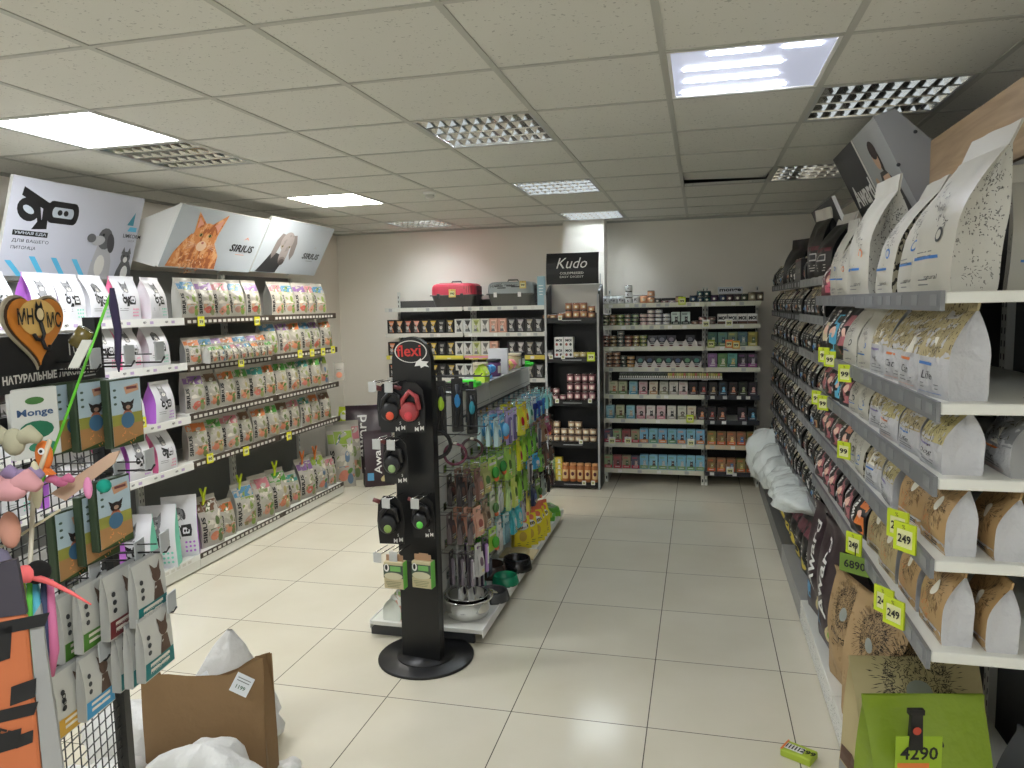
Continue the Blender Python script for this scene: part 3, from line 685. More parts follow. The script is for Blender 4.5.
# base row of the brown-railed bays: mixed bags
BR = [(4.60,'l',6),(4.80,'m',3),(5.02,'l',0),(5.28,'l',2),(5.52,'l',1),(5.76,'m',7),(5.97,'l',5),(6.2,'l',4),(6.43,'m',2)]
for i, (y, s_, ci) in enumerate(BR):
    place(sir_mesh(ci, s_, i), 'pet_food_bag', '%s bag sitting on the left base shelf, %s after the white bags' % (SIRC[ci][0], ORD[i]), 'pet food bag', 'mixed bags on the far left base shelf', (-3.50, y, .11), PI/2-.25)
for i, (y, c) in enumerate([(4.58, YEL), (5.02, YEL), (5.52, YEL), (5.97, ORANGE), (6.2, ORANGE)]):
    b = MB()
    b.prism([(-.03,-.06),(-.012,-.06),(.006,0),(.03,.06),(.016,.062),(-.012,.01)], -.012, -.004, c); b.prism([(.03,-.06),(.012,-.06),(-.006,0),(-.03,.06),(-.016,.062),(.012,.01)], .004, .012, c); b.tube([(0,-.012,0),(0,.012,0)], .008, c, 8)
    thing(b.obj('bag_clip', None, (-3.495, y, .475), PI/2), ('%s plastic bag clip, %s from near along the left base shelf' % ('yellow' if c is YEL else 'orange', ORD[i])), 'bag clip', 'plastic clips on the left')
    b.obj
# ---- black and white lettered big bags beyond the end of the left shelves
AW = M((52,36,44), .35)
def award_mesh(h=.56, w=.34, d=.14, seed=1, face=AW, lean=.02):
    def f():
        g = Bag(w, d, h, lean, seed); b = MB(); g.build(b, face, M((34,26,30), .4)); sf = g.front
        b.text(sf, 'Award', -w*.05, h*.55, w*.26, WHITE, .006, PI/2, bold=.02, w=h*.62); b.rect(sf, -w*.42, -w*.2, h*.12, h*.26, M((90,160,205), .4), .001, 2, 2)
        b.ell(sf, w*.22, h*.16, w*.2, h*.06, M((206,190,140), .5), .0016, 14, .5); b.ell(sf, w*.25, h*.16, w*.1, h*.03, LIME, .0022, 10, .5)
        fs = g.side(-1); b.text(lambda x, z, o=0: fs(x/d, z, o), 'Award', 0, h*.5, d*.4, WHITE, .005, PI/2, bold=.02, w=h*.5)
        return b.mesh('pet_food_bag')
    return memo(('aw', h, w, d, seed, face, lean), f)
place(award_mesh(.56, .30, .16), 'pet_food_bag', 'dark maroon bag with white vertical lettering on the floor beside the stand', 'pet food bag', None, (-3.2, 6.95, 0), .55)
place(award_mesh(.74, .42, .2, 2), 'pet_food_bag', 'tall maroon bag standing at the back behind the floor bags', 'pet food bag', None, (-3.6, 7.5, 0), .3)
for i, (x, y, ci) in enumerate([(-3.56, 6.82, 4), (-3.62, 7.1, 2)]):
    place(memo(('sirbig', ci), lambda: sir_mesh(ci, 'l', 4)), 'pet_food_bag', ['vegetable-printed pale bag on the floor just past the left shelves', 'second vegetable-printed bag on the floor behind the first'][i], 'pet food bag', None, (x, y, 0), .7).scale = (1.35, 1.2, 1.75)
b = MB(); b.box(-.3, .3, -.25, .25, 0, .5, WHITE, .01); b.box(-.28, .28, -.252, -.25, .05, .45, M((120,80,110), .5))
thing(b.obj('display_box', None, (-3.75, 7.75, 0), .2), 'low display box standing in the back left corner', 'display box')
for i, (dx, dy, c) in enumerate([(-.16,-.1,YEL), (.0,-.08,LIME), (.15,-.12,ORANGE), (-.05,.1,WHITE), (.12,.08,PURP)]):
    b = MB(); g = Bag(.14, .08, .2, .02, i); g.build(b, c, c); b.ell(g.front, 0, .11, .045, .05, WHITE); b.lines(g.front, 0, .05, .08, 2, .014, INK, .005)
    thing(b.obj('treat_pouch', None, (-3.75+dx, 7.75+dy, .5), .2+.15*i), '%s treat pouch on the low display box in the back corner' % ['yellow','lime','orange','white','purple'][i], 'treat pouch', 'treat pouches in the back corner')
# plastic shopping bag pinned to the end of the brown-railed shelves
b = MB(); g = Bag(.10, .03, .17, 0, 3); g.build(b, SIRB, SIRB); b.text(g.front, 'SIRIUS', 0, .1, .014, INK); b.ell(g.front, 0, .05, .03, .03, SALMON)
thing(b.obj('food_pouch', None, (-3.41, 6.60, 1.12), .3), 'small pouch hanging off the far end of the left shelves', 'food pouch')

# ---- price tags in coloured frames
def tag_parts(parent, txt, fc, w=.075, h=.085):
    b = MB()
    for a in ((-w/2, w/2, 0, .012), (-w/2, w/2, h-.02, h), (-w/2, -w/2+.01, .012, h-.02), (w/2-.01, w/2, .012, h-.02)): b.box(a[0], a[1], -.003, .003, a[2], a[3], fc)
    b.obj('frame', parent)
    b = MB(); b.box(-w/2+.01, w/2-.01, -.001, .001, .012, h-.02, M((225,226,170), .5)); b.text(flat(-.001), txt, 0, h*.45, h*.3, INK, bold=.04, w=w*.6); b.text(flat(-.003), 'SALE' if 0 else '%', 0, h-.011, .012, INK, .003)
    b.obj('card', parent)
def price_tag(label, loc, rz, fc=YEL, txt='99', sc=1, group='coloured price tags'):
    e = empty('price_tag', label, 'price tag', loc, rz, group); tag_parts(e, txt, fc); e.scale = (sc,)*3; return e
TL = [(201,319,'79','top left shelf, below the bag nearest the blank rail'), (257,319,'139','top left shelf, below the fourth bag'), (241,360,'92','second left shelf, under the small pouches'), (210,456,'90','fourth left shelf at its near end'), (246,449,'149','fourth left shelf near its middle'),
      (289,434,'99','fourth left shelf toward its far end'), (300,352,'112','second left shelf, nearest of the four far tags'), (312,351,'112','second left shelf, second of the four far tags'), (323,350,'99','second left shelf, third of the four far tags'), (333,348,'99','second left shelf, last tag before the end'), (142,420,'69','third left shelf below a white bag')]
for px, py, txt, wh in TL:
    r = ray(px, py); p_ = r*(-3.375/r.x)
    price_tag('yellow price tag on the '+wh, (p_.x, p_.y, p_.z+H-.05), PI/2-.1, YELTAG, txt, .8, 'yellow tags on the left rails')
# ------------------------------------------------------------------ right wall bags
CRM = M((190,187,174), .45); SPK = speck('sprig_print', (192,190,180), (120,118,112), (110,110,80), .64, .45); SPKD = speck('dense_sprig_print', (178,172,150), (44,42,38), (70,70,45), .53, .45)
GLD = speck('golden_etched_print', (176,162,122), (92,80,50), (120,120,45), .60, .45); GLDY = speck('yellow_etched_print', (184,172,118), (100,90,50), (120,120,45), .6, .45)
KFT = speck('kraft_print', (178,146,100), (140,108,68), (60,60,30), .62, .55); KFT2 = speck('pale_kraft_print', (178,160,118), (150,130,90), (60,60,30), .62, .55)
SIDEW = fold(M((188,188,190), .42), .9, 11); SIDES = M((150,152,154), .3, .4)
def cream_mesh(w, d, h, seed, lean=.05, ink='blue'):
    def f():
        g = Bag(w, d, h, lean, seed, seal=.14, puff=.3); b = MB(); g.build(b, CRM, SPK if seed % 2 == 0 else SPKD, seal=CRM); sf = g.front
        for i in range(3): b.strokes(sf, -w*.2+i*w*.2, h*(.62-i*.08), w*.13, 16, M((110,108,102), .6), seed+i, .5, .06)
        for q in range(12): b.poly(sf, [(-w*.1+q*.004*w/.2, h*.52), (-w*.1+q*.004*w/.2+.002, h*.52), (-w*.05+q*.004*w/.2, h*(.56+.02*(q % 3)))], GREY)
        b.rect(sf, -w*.42, w*.25, h*.215, h*.235, BLUE, .0014, 4, 1); b.lines(sf, -w*.1, h*.26, w*.5, 2, .012, GREY, .003)
        b.ell(sf, w*.22, h*.36, w*.07, w*.07, BLUE if seed % 2 else (ORANGE if ink != 'blue' else DGREY)); b.ell(sf, w*.22, h*.36, w*.045, w*.045, CRM, .0022)
        b.text(sf, 'Natura' if 0 else 'natural', w*.1, h*.1, h*.03, DGREY, .002, shear=.2, w=w*.3); b.lines(sf, -w*.1, h*.08, w*.3, 2, .014, GREY, .003)
        for sg in (1, -1):
            fs = g.side(sg); ff = lambda x, z, o=0: fs(x/d, z, o)
            b.strokes(ff, 0, h*.66, d*.36, 60, M((84,82,80), .6), seed, .3, .03); b.strokes(ff, 0, h*.42, d*.42, 70, M((96,94,92), .6), seed+4, .18, .03); b.strokes(ff, 0, h*.12, d*.34, 30, M((120,118,114), .6), seed+9, .3, .03)
        return b.mesh('pet_food_bag')
    return memo(('cream', w, d, h, seed, lean, ink), f)
def gold_mesh(seed, w=.198, d=.098, h=.27, top=None, topn='gold', lean=.02):
    def f():
        tp = top or GLD; g = Bag(w, d, h, lean, seed, seal=.1, puff=.22); b = MB(); g.build(b, SIDEW, SIDEW if seed % 3 else SIDES, seal=tp); sf = g.front
        b.rect(sf, -w*.49, w*.49, h*.42, h*.90, tp, .0007, 6, 5)
        b.poly(sf, [(-w*.2,h*.42),(-w*.1,h*.62),(0,h*.66),(w*.12,h*.5),(w*.15,h*.42)], M((226,222,206), .5), .0014)
        b.strokes(sf, 0, h*.7, w*.36, 60, M((86,74,50), .6), seed, .3, .02)
        b.rect(sf, -w*.42, w*.1, h*.335, h*.365, [ORANGE, BLUE, M((120,110,160), .4)][seed % 3], .0012, 3, 1)
        b.text(sf, ['Tasty','Life','Lamb'][seed % 3] if 0 else ['Cat','Life','Dog'][seed % 3], -w*.1, h*.23, h*.09, DGREY, .0016, shear=.3, w=w*.42)
        b.lines(sf, -w*.05, h*.13, w*.6, 2, h*.04, GREY, .003); b.rect(sf, -w*.42, w*.3, h*.04, h*.05, [ORANGE, BLUE, DGREY][seed % 3], .0012, 3, 1)
        return b.mesh('pet_food_bag')
    return memo(('gold', seed, w, d, h, topn, lean), f)
def kraft_mesh(seed, w=.20, d=.075, h=.215, top=None, nm='k', white=True, lean=.02):
    def f():
        tp = top or KFT; g = Bag(w, d, h, lean, seed, seal=.1, puff=.22); b = MB(); g.build(b, tp, SIDEW if white else KFT2, seal=tp); sf = g.front
        cx, cz = w*.05, h*.62
        b.strokes(sf, cx, cz, min(w, h)*.34, 190, M((50,42,34), .6), seed, .34, .009, .0012, True, .35)
        b.ell(sf, cx, cz, w*.10, h*.10, M((226,222,206), .5), .002)
        b.strokes(sf, -w*.15, h*.3, w*.2, 20, M((200,120,60), .5), seed+1, .5, .05)
        b.rect(sf, -w*.48, w*.48, h*.02, h*.15, SIDEW, .0008, 5, 1); b.lines(sf, 0, h*.09, w*.5, 2, h*.035, DGREY, .004)
        return b.mesh('pet_food_bag')
    return memo(('kraft', seed, w, d, h, nm, white, lean), f)
def blk_mesh(seed, w=.2, d=.12, h=.27, face=None, stripe=None, txt='Award', nm='b'):
    def f():
        fc = face or M((36,32,34), .35); st = stripe or M((176,104,110), .4)
        g = Bag(w, d, h, .02, seed, seal=.1); b = MB(); g.build(b, fc, M((28,24,26), .35)); sf = g.front
        b.text(sf, txt, -w*.25, h*.52, w*.2, WHITE, .002, PI/2, bold=.04, w=h*.6); b.rect(sf, w*.0, w*.42, h*.1, h*.75, st, .001, 3, 4); b.ell(sf, w*.2, h*.45, w*.13, h*.1, M((230,190,170), .5), .002)
        return b.mesh('pet_food_bag')
    return memo(('blk', seed, w, d, h, nm), f)
RZR = -PI/2
def rb(me, label, x, y, z, dr=0, group=None): return place(me, 'pet_food_bag', label, 'pet food bag', group, (x, y, z), RZR+dr)
# top shelf, tall cream bags
rb(cream_mesh(.30, .115, .44, 0, .10), 'nearest tall cream bag with sprig print on the top right-hand shelf', .69, 2.37, 1.82, .08)
rb(cream_mesh(.27, .12, .42, 1, .12), 'second nearest tall cream bag on the top right shelf', .72, 2.70, 1.82, .02)
rb(cream_mesh(.26, .12, .40, 3, .11), 'third nearest tall cream bag, below the wooden board, top right shelf', .71, 3.00, 1.82, 0)
rb(cream_mesh(.26, .16, .46, 2, .03, 'o'), 'tall cream bag with a speckled dark side, middle of top right shelf', .70, 3.32, 1.82, .12)
rb(cream_mesh(.18, .14, .33, 4, .04, 'o'), 'narrower cream bag with orange dot on the top right shelf', .69, 3.66, 1.82, .1)
rb(cream_mesh(.16, .12, .36, 5, .02), 'slim cream bag standing last among the cream bags, top right shelf', .69, 3.90, 1.82, .1)
rb(blk_mesh(1, .16, .1, .2, M((110,60,66), .4), M((220,110,130), .4), 'Cat', 'pinkb'), 'small wine-coloured pouch beside the last cream bag, top right shelf', .68, 4.14, 1.82, .2)
rb(cream_mesh(.30, .16, .36, 6, .04), 'cream speckled bag lying behind the nearest cream bag at the top right', 1.0, 2.42, 1.82, 1.3)
b = MB(); g = Bag(.36, .2, .26, 0, 4); g.build(b, M((70,70,70), .6), M((60,60,60), .6))
rb(b.mesh('pet_food_bag'), 'grey bag in the shadow at the back of the top right shelf', 1.03, 2.85, 1.82, .2)
SR = ['top','second','third','fourth','fifth']
# second shelf
row = [gold_mesh(1, h=.265), gold_mesh(0, h=.26, lean=.06), gold_mesh(3, h=.255, lean=.05), gold_mesh(2, h=.26), cream_mesh(.16, .11, .26, 7, .02)]
row2 = [cream_mesh(.2, .12, .265, 8, .03), blk_mesh(2), blk_mesh(3, stripe=CYAN, nm='bc'), blk_mesh(4, stripe=CREAM, nm='bcr'), blk_mesh(2)]
for k, zz in enumerate(ZR[1:], 1):
    y = 2.29; i = 0
    while y < 4.24:
        if k == 1:
            me = (row+row2)[i] if i < 10 else row2[1]; what = ['gold and white'] * 4+['cream']*2+['black'] * 5
            what = what[min(i, 10)]; sp = .225
        elif k == 2:
            me = [gold_mesh(5, h=.185, topn='y', top=GLDY), gold_mesh(4, h=.18, lean=.01), gold_mesh(6, h=.18, topn='y', top=GLDY), gold_mesh(2, h=.185), cream_mesh(.17, .1, .185, 9, .02), cream_mesh(.17, .1, .185, 10, .02), blk_mesh(5, .17, .1, .185, nm='s'), blk_mesh(6, .17, .1, .185, stripe=CYAN, nm='s2'), blk_mesh(5, .17, .1, .185, nm='s'), blk_mesh(7, .17, .1, .185, stripe=M((178,108,116), .4), nm='s3')][min(i, 9)]
            what = (['gold and white']*4+['cream']*2+['black']*9)[i]; sp = .225 if i < 4 else .185
        elif k == 3:
            me = [kraft_mesh(1, h=.2), kraft_mesh(2, h=.195), gold_mesh(8, h=.2, topn='y', top=GLDY), gold_mesh(7, h=.2), cream_mesh(.17, .1, .2, 11, .02), cream_mesh(.17, .1, .2, 12, .02), blk_mesh(8, .17, .1, .19, stripe=SALMON, nm='s4'), blk_mesh(5, .17, .1, .185, nm='s')][min(i, 7)]
            what = (['kraft dandelion-print']*2+['gold and white']*2+['cream']*2+['black']*9)[i]; sp = .225 if i < 4 else .19
        else:
            me = [kraft_mesh(3), kraft_mesh(4), kraft_mesh(5, top=KFT2, nm='k2'), kraft_mesh(6, top=KFT2, nm='k2'), blk_mesh(9, .18, .11, .2, stripe=ORANGE, nm='o'), blk_mesh(10, .17, .1, .2, stripe=M((178,108,116), .4), nm='p'), blk_mesh(10, .17, .1, .2, stripe=M((178,108,116), .4), nm='p'), blk_mesh(10, .17, .1, .2, stripe=M((178,108,116), .4), nm='p')][min(i, 7)]
            what = (['kraft dandelion-print']*4+['black and orange']+['black and pink']*9)[i]; sp = .23 if i < 4 else .2
        rb(me, '%s bag, %s from the near end in front row, right-hand %s shelf' % (what, ORD[i], SR[k]), .675+rnd.uniform(-.004, .012), y, zz, rnd.uniform(-.05, .14), 'bags along the right-hand %s shelf' % SR[k])
        y += sp; i += 1
# second columns, seen from the open end
for k, xs in ((2, (.84, .98)), (3, (.80, .90, 1.0)), (4, (.79,))):
    for q, x in enumerate(xs):
        me = gold_mesh(9, .20, .10, .185, SIDES, 'sil') if k == 2 else kraft_mesh(11+q % 2, .2, .075, .185 if k == 3 else .195, KFT2 if q % 2 else KFT, 'bk%d' % (q % 2))
        rb(me, '%s bag in row %s behind the front one, open end, right %s shelf' % ('silver-grey' if k == 2 else 'kraft-topped', ['two','three','four'][q], SR[k]), x, 2.27+.02*q, ZR[k], .1*q)
# far bays: black pouches with patterned tops
PTOP = speck('patterned_top', (206,196,160), (90,84,66), (110,110,60), .56, .45)
def pouch_mesh(v):
    def f():
        w, d, h = .115, .09, .175; g = Bag(w, d, h, .01, v, seal=.08); b = MB()
        bc = [M((26,24,24), .35), M((30,30,34), .35), M((24,30,28), .35)][v % 3]
        g.build(b, bc, M((20,20,20), .4), seal=PTOP if v % 4 < 3 else bc); sf = g.front
        b.rect(sf, -w*.48, w*.48, h*.6, h*.92, [PTOP, M((200,190,170), .4), M((150,140,120), .4), M((214,214,206), .4)][v % 4], .0008, 3, 3)
        b.rect(sf, -w*.3, w*.3, h*.12, h*.36, [M((226,226,222), .5), M((150,176,190), .5), M((196,150,110), .5)][v % 3], .001, 2, 2); b.lines(sf, 0, h*.5, w*.6, 2, .014, OFFW, .006); b.ell(sf, 0, h*.24, w*.17, h*.07, [DGREY, BLUE, WINE][v % 3], .0018)
        return b.mesh('food_pouch')
    return memo(('pouch', v), f)
SF = ['top','second','third','fourth','fifth','sixth','seventh']
for r, z in enumerate(ZF):
    y = 4.38 if r else 4.95; i = 0
    while y < 7.25:
        if r == 0 and 5.2 < y < 5.5: y += .13; continue
        v = (i*5+r*3+i//4) % 12
        place(pouch_mesh(v), 'food_pouch', 'black pouch with %s top, %s from near end, far right %s shelf' % (['patterned','beige','brown','white'][v % 4], ORD[i], SF[r]), 'food pouch', 'black pouches on the far right shelves', (.70+rnd.uniform(-.01, .01), y, z), RZR+rnd.uniform(-.1, .1))
        y += .128; i += 1
# big open-topped black bags on the top of the third bay
for i, (y, h, ln) in enumerate([(4.46, .34, .07), (4.74, .40, -.03)]):
    b = MB(); g = Bag(.22, .14, h, ln, i+3, seal=.16); g.build(b, M((26,24,24), .35), M((24,24,26), .35), seal=M((190,186,174), .5)); sf = g.front
    b.rect(sf, -.09, .09, h*.4, h*.46, WINE, .001); b.rect(sf, -.05, .05, h*.25, h*.36, M((200,200,196), .4), .0012); b.rect(sf, -.04, .04, h*.27, h*.34, DGREY, .002); b.lines(sf, 0, h*.18, .12, 3, .015, OFFW, .005)
    fs = g.side(1 if i else -1)
    rb(b.mesh('pet_food_bag'), ['black bag with a pale folded top at the near end of third bay top', 'taller black bag with pale crimped top beside the folded one'][i], .72, y, 1.93, .25)
b = MB(); b.box(-.15, .15, -.09, .09, 0, .15, M((38,34,36), .4), .003); sf = flat(-.09)
b.rect(sf, -.15, .15, .135, .15, WINE, .001, 1, 1)
for q in range(4): b.rect(sf, -.14+q*.072, -.08+q*.072, .02, .12, M((96,92,92), .5), .001, 1, 1); b.text(sf, 'K', -.11+q*.072, .07, .03, OFFW)
rb(b.mesh('treat_box'), 'dark box with wine-red rim on the top far right shelf', .74, 5.5, 1.95-.02, 0).name = 'treat_box'
b = MB(); g = Bag(.22, .13, .34, .02, 5, seal=.2); g.build(b, M((24,22,22), .35), M((24,22,22), .35))
rb(b.mesh('pet_food_bag'), 'black bag with twisted pointed top at the far right end', .74, 6.2, 1.93, .5)

# ---- base deck of the right-hand run
def big(w, d, h, seed, front, side, seal=None, lean=0): 
    g = Bag(w, d, h, lean, seed, seal=.07, puff=.35); b = MB(); g.build(b, front, side, nx=10, nz=16, seal=seal); return g, b
rb(award_mesh(.62, .34, .17, 5, AW, -.06), 'tall maroon bag with white vertical lettering, nearer of two, right base shelf', .69, 3.72, .13, .1)
rb(award_mesh(.60, .32, .16, 6, AW, -.05), 'tall maroon bag with white lettering, second of two, right base shelf', .69, 4.10, .13, .15)
for i, (y, h) in enumerate([(4.42, .50), (4.70, .40), (4.98, .34), (5.26, .32), (5.56, .28), (5.9, .24), (6.3, .2)]):
    g, b = big(.25, .15, h, i, M((22,22,24), .35), M((26,26,28), .35)); b.rect(g.front, -.1, .1, h*.6, h*.8, M((120,70,80), .5), .001); b.lines(g.front, 0, h*.4, .16, 3, .03, OFFW, .01); b.ell(g.front, 0, h*.2, .06, .04, M((220,200,80), .5))
    rb(b.mesh('pet_food_bag'), 'plain black bag, %s beyond the maroon bags on the right base shelf' % ORD[i], .71, y, .13, .1)
KB = speck('big_kraft', (170,142,102), (152,124,84), (20,20,20), .6, .6)
def kraft_big(w, d, h, seed, col, txt=None, lean=0, dens=260):
    g, b = big(w, d, h, seed, col, col, lean=lean); sf = g.front; K = M((44,38,30), .6)
    hz = .84 if txt else .74; b.strokes(sf, 0, h*hz, w*.26, dens*3, K, seed, .16, .010, .0016, False); b.strokes(sf, 0, h*hz, w*.36, dens, K, seed+1, .22, .007, .0018, True, .5)
    b.ell(sf, 0, h*(hz-.06), w*.10, w*.08, M((150,156,150), .5), .003)
    b.text(sf, 'Craftia' if txt else 'natural', -w*.12 if txt else 0, h*.62 if txt else h*.5, w*.12, WHITE if txt else INK, .0032, shear=.3, w=w*.6)
    if txt: b.text(sf, 'natura', w*.30, h*.62, w*.06, WHITE, .0032, shear=.3)
    b.lines(sf, 0, h*.4, w*.5, 2, .02, K, .004)
    for sg in (-1, 1):
        fs = g.side(sg); ff = lambda x, z, o=0: fs(x/d, z, o)
        b.rect(ff, -d*.45, d*.45, h*.10, h*.22, ORANGE if seed % 2 else BROWN, .002, 2, 2); b.rect(ff, -d*.45, d*.45, 0.005, h*.09, SIDES, .002, 2, 1)
    return b.mesh('pet_food_bag')
rb(kraft_big(.34, .17, .50, 21, KB, None, -.07), 'large kraft bag with black flower print, farthest of the three, right base', .70, 3.32, .13, .25)
rb(kraft_big(.34, .17, .54, 22, KB, None, -.03), 'large kraft bag with black flower print, middle of the three, right base', .71, 2.98, .13, .4)
rb(kraft_big(.44, .15, .45, 24, M((184,170,128), .6), True, .02), 'pale kraft bag with white script lettering behind the lime green bag', .72, 2.68, .13, 1.74)
# lime green bag with a dark cartoon snack panel, black clip
LM = fold(M((130,154,40), .4), .6, 7)
g, b = big(.37, .14, .48, 31, LM, LM, lean=.02); sf = g.front
b.poly(sf, [(.0,.02),(.19,.0+.02),(.185,.22),(.14,.27),(.05,.27),(.01,.2)], M((64,44,52), .5), .003)
for x, z in ((.07,.22),(.10,.14),(.14,.08)): b.ell(sf, x, z, .025, .014, M((206,150,110), .5), .005); b.rect(sf, x+.01, x+.06, z-.03, z-.022, OFFW, .005, 1, 1)
b.text(sf, 'K', -.05, .16, .06, WHITE, .004, bold=.06, shear=.2); b.lines(sf, -.06, .1, .12, 2, .03, WHITE, .01)
for x, z in ((-.03,.34),(.0,.27),(-.12,.2),(-.09,.33),(.03,.36)): b.ell(sf, x, z, .006, .012, INK, .003, 8, .4)
rb(b.mesh('treat_bag'), 'lime green bag with dark panel clipped shut, bottom right foreground', .665, 2.36, .13, 1.78).name = 'pet_food_bag'
# plastic price card and clip on the lime bag
e = empty('bag_clip', 'black clip with a lime price card on the lime green bag', 'bag clip', (.60, 2.262, .575), RZR+1.78)
b = MB(); b.box(-.022, .022, -.034, -.018, .045, .06, BLACK); b.prism([(-.02,-.06),(.02,-.06),(.016,.05),(-.016,.05)], -.035, -.022, BLACK); b.ell(flat(-.036+.0), 0, 0, .012, .012, M((190,70,50), .4)); b.obj('clip', e)
b = MB(); b.box(-.065, .065, -.02, -.016, -.12, -.02, M((150,180,40), .5)); sf = flat(-.02); b.text(sf, '2300' if 0 else '4290', 0, -.07, .04, INK, bold=.03); b.rect(sf, -.06, .03, -.115, -.1, ORANGE, .001, 1, 1); b.obj('price_card', e, (.01, -.012, 0))
# more green bags hidden at the foot and a grey one
g, b = big(.26, .14, .34, 33, M((70,72,74), .5), M((80,82,84), .5)); rb(b.mesh('pet_food_bag'), 'dark grey bag on the base deck at the very front right', 1.0, 2.4, .13, .2)
bpy.data.objects[-1] if 0 else None
# white plastic carrier bags heaped on the far base
PLAS = fold(M((222,228,225), .25), 1.0, 7)
def heap(rx, ry, rz_, seed, mat, n=26, amp=.25):
    b = MB(); vs = []; fs = []; rg = random.Random(seed); ph = [rg.uniform(0, 6) for _ in range(8)]
    m_ = n//2
    for i in range(m_+1):
        t = PI*i/m_
        for k in range(n):
            a = 2*PI*k/n; x, y, z = math.sin(t)*math.cos(a), math.sin(t)*math.sin(a), -math.cos(t)
            q = 1+amp*(.5*math.sin(3*a+ph[0]+2*z)+.35*math.sin(5*z+2*a+ph[1])+.25*math.sin(7*a+ph[2]-3*z)+.2*math.sin(11*z+5*a+ph[3]))*math.sin(t)
            vs.append((x*rx*q, y*ry*q, max(-.98*rz_*.62, z*rz_*q)+rz_*.61))
    for i in range(m_):
        for k in range(n):
            l = (k+1) % n; fs.append((i*n+k, i*n+l, (i+1)*n+l, (i+1)*n+k))
    b.add(vs, fs, mat, True); return b
for i, (x, y, z, a, c, e_) in enumerate([(.62, 4.90, .50, .16, .24, .08), (.63, 5.25, .46, .17, .22, .10), (.66, 5.62, .40, .17, .24, .12), (.64, 6.05, .34, .18, .26, .16), (.62, 6.5, .28, .19, .26, .20), (.61, 6.95, .24, .19, .24, .26)]):
    thing(heap(a, c, e_, i, PLAS).obj('plastic_bag', None, (x, y, z)), 'crumpled white plastic bag, %s from the near end of the right heap' % ORD[i], 'plastic bag', 'white plastic bags heaped on the right')
b = MB(); b.box(-.06, .06, -.04, .04, 0, .03, M((170,190,60), .5), .004); b.box(-.058, .02, -.02, .02, .03, .031, WHITE); sf = lambda x, z, o=0: Vector((x, z, .031+o)); b.text(sf, '299', .035, 0, .03, INK, bold=.04); b.rect(sf, -.06, -.052, -.04, .04, ORANGE, .001, 1, 1)
for q in range(5): b.rect(sf, -.05+q*.012, -.045+q*.012, -.015, .015, INK, .001, 1, 1)
thing(b.obj('treat_box', None, (.39, 2.97, 0), -.5), 'small lime and white package lying on the floor near the right shelves', 'package')
# yellow-green price tags on the right rails
for (px, py, wh) in [(824,352,'second right shelf, farther of a pair'), (830,356,'second right shelf, nearer of a pair'), (845,370,'second right shelf by the bay joint'), (817,395,'third right shelf, farther of a pair'), (823,400,'third right shelf, nearer of a pair'), (844,447,'fourth right shelf, dangling')]:
    r = ray(px, py); p_ = r*(.585/r.x); price_tag('lime price tag on the '+wh, (p_.x, p_.y, p_.z+H-.05), RZR+.7, YEL, '99', .85, 'lime tags on the right rails')
for (px, py, wh) in [(898,522,'fourth right shelf, farther of the near pair'), (905,535,'fourth right shelf, nearer of the near pair'), (854,542,'fifth right shelf, hanging low'), (884,598,'fifth right shelf, farther of the near pair'), (894,610,'fifth right shelf, nearer of the near pair')]:
    r = ray(px, py); p_ = r*(.575/r.x); price_tag('lime price tag on the '+wh, (p_.x, p_.y, p_.z+H-.05), RZR+.6, YEL, '249', 1.0, 'lime tags on the right rails')
r = ray(855, 565); p_ = r*(.572/r.x); e = empty('price_card', 'lime price card hanging above the kraft bags, right side', 'price card', (p_.x, p_.y, p_.z+H), RZR+.9); b = MB(); b.box(-.06, .06, -.002, .002, -.035, .035, M((110,140,50), .5)); b.text(flat(-.002), '6890', 0, 0, .032, INK, bold=.03); b.obj('card', e)
MB().tube([(0,0,.035),(0,.0,.075)], .002, BLACK, 6).obj('hook', e)
# ------------------------------------------------------------------ back wall shelving
def cross_unit(name, label, x0, x1, yf, yb, zs, cat='shelving', rails=None, board=None, back=None, zt=None, base=None, sidep=None, feet=True, th=.028):
    e = empty(name, label, cat, ((x0+x1)/2, (yf+yb)/2, 0)); ox, oy = (x0+x1)/2, (yf+yb)/2
    board = board or SHELFW; back = back or M((62,60,56), .6); zt = zt or max(zs)+.12
    B_ = lambda: MB()
    def bx(mb, xa, xc, ya, yc, za, zc, mt): return mb.box(xa-ox, xc-ox, ya-oy, yc-oy, za, zc, mt)
    p = B_(); bx(p, x0+.003, x1-.003, yb-.012, yb, .02, zt-.1, back); p.obj('back_panel', e)
    for x in (x0+.014, x1-.014):
        p = B_(); bx(p, x-.012, x+.012, yb-.04, yb-.0125, 0, zt, board)
        for k in range(int(zt/.05)): bx(p, x-.004, x+.004, yb-.041, yb-.04, k*.05+.01, k*.05+.035, BLACK)
        p.obj('upright', e)
        if feet:
            p = B_(); bx(p, x-.014, x+.014, yf+.03, yb-.041, 0, .1, board); bx(p, x-.006, x+.006, yf+.029, yf+.03, .03, .06, BLACK); p.obj('foot', e)
        if sidep:
            p = B_(); xx = x-.014 if x < ox else x+.004; bx(p, xx, xx+.01, yf, yb-.041, 0, zt, sidep); p.obj('side_panel', e)
    for k, z in enumerate(zs):
        p = B_(); bx(p, x0+.012, x1-.012, yf+.0, yb-.042, z-th, z, board if not isinstance(board, list) else board[k]); sh = p.obj('shelf', e)
        r_ = rails[k] if rails else board
        p = B_(); bx(p, x0+.004, x1-.004, yf-.006, yf-.0005, z-th-.012, z+.004, r_)
        rg = random.Random(k+int(x0*10)); x = x0+.05
        while x < x1-.08 and (rails or 1):
            bx(p, x, x+.04, yf-.0068, yf-.006, z-th-.006, z-.004, rg.choice([OFFW, WHITE, LGREY])); x += rg.uniform(.07, .22)
        p.obj('price_rail', sh)
    return e
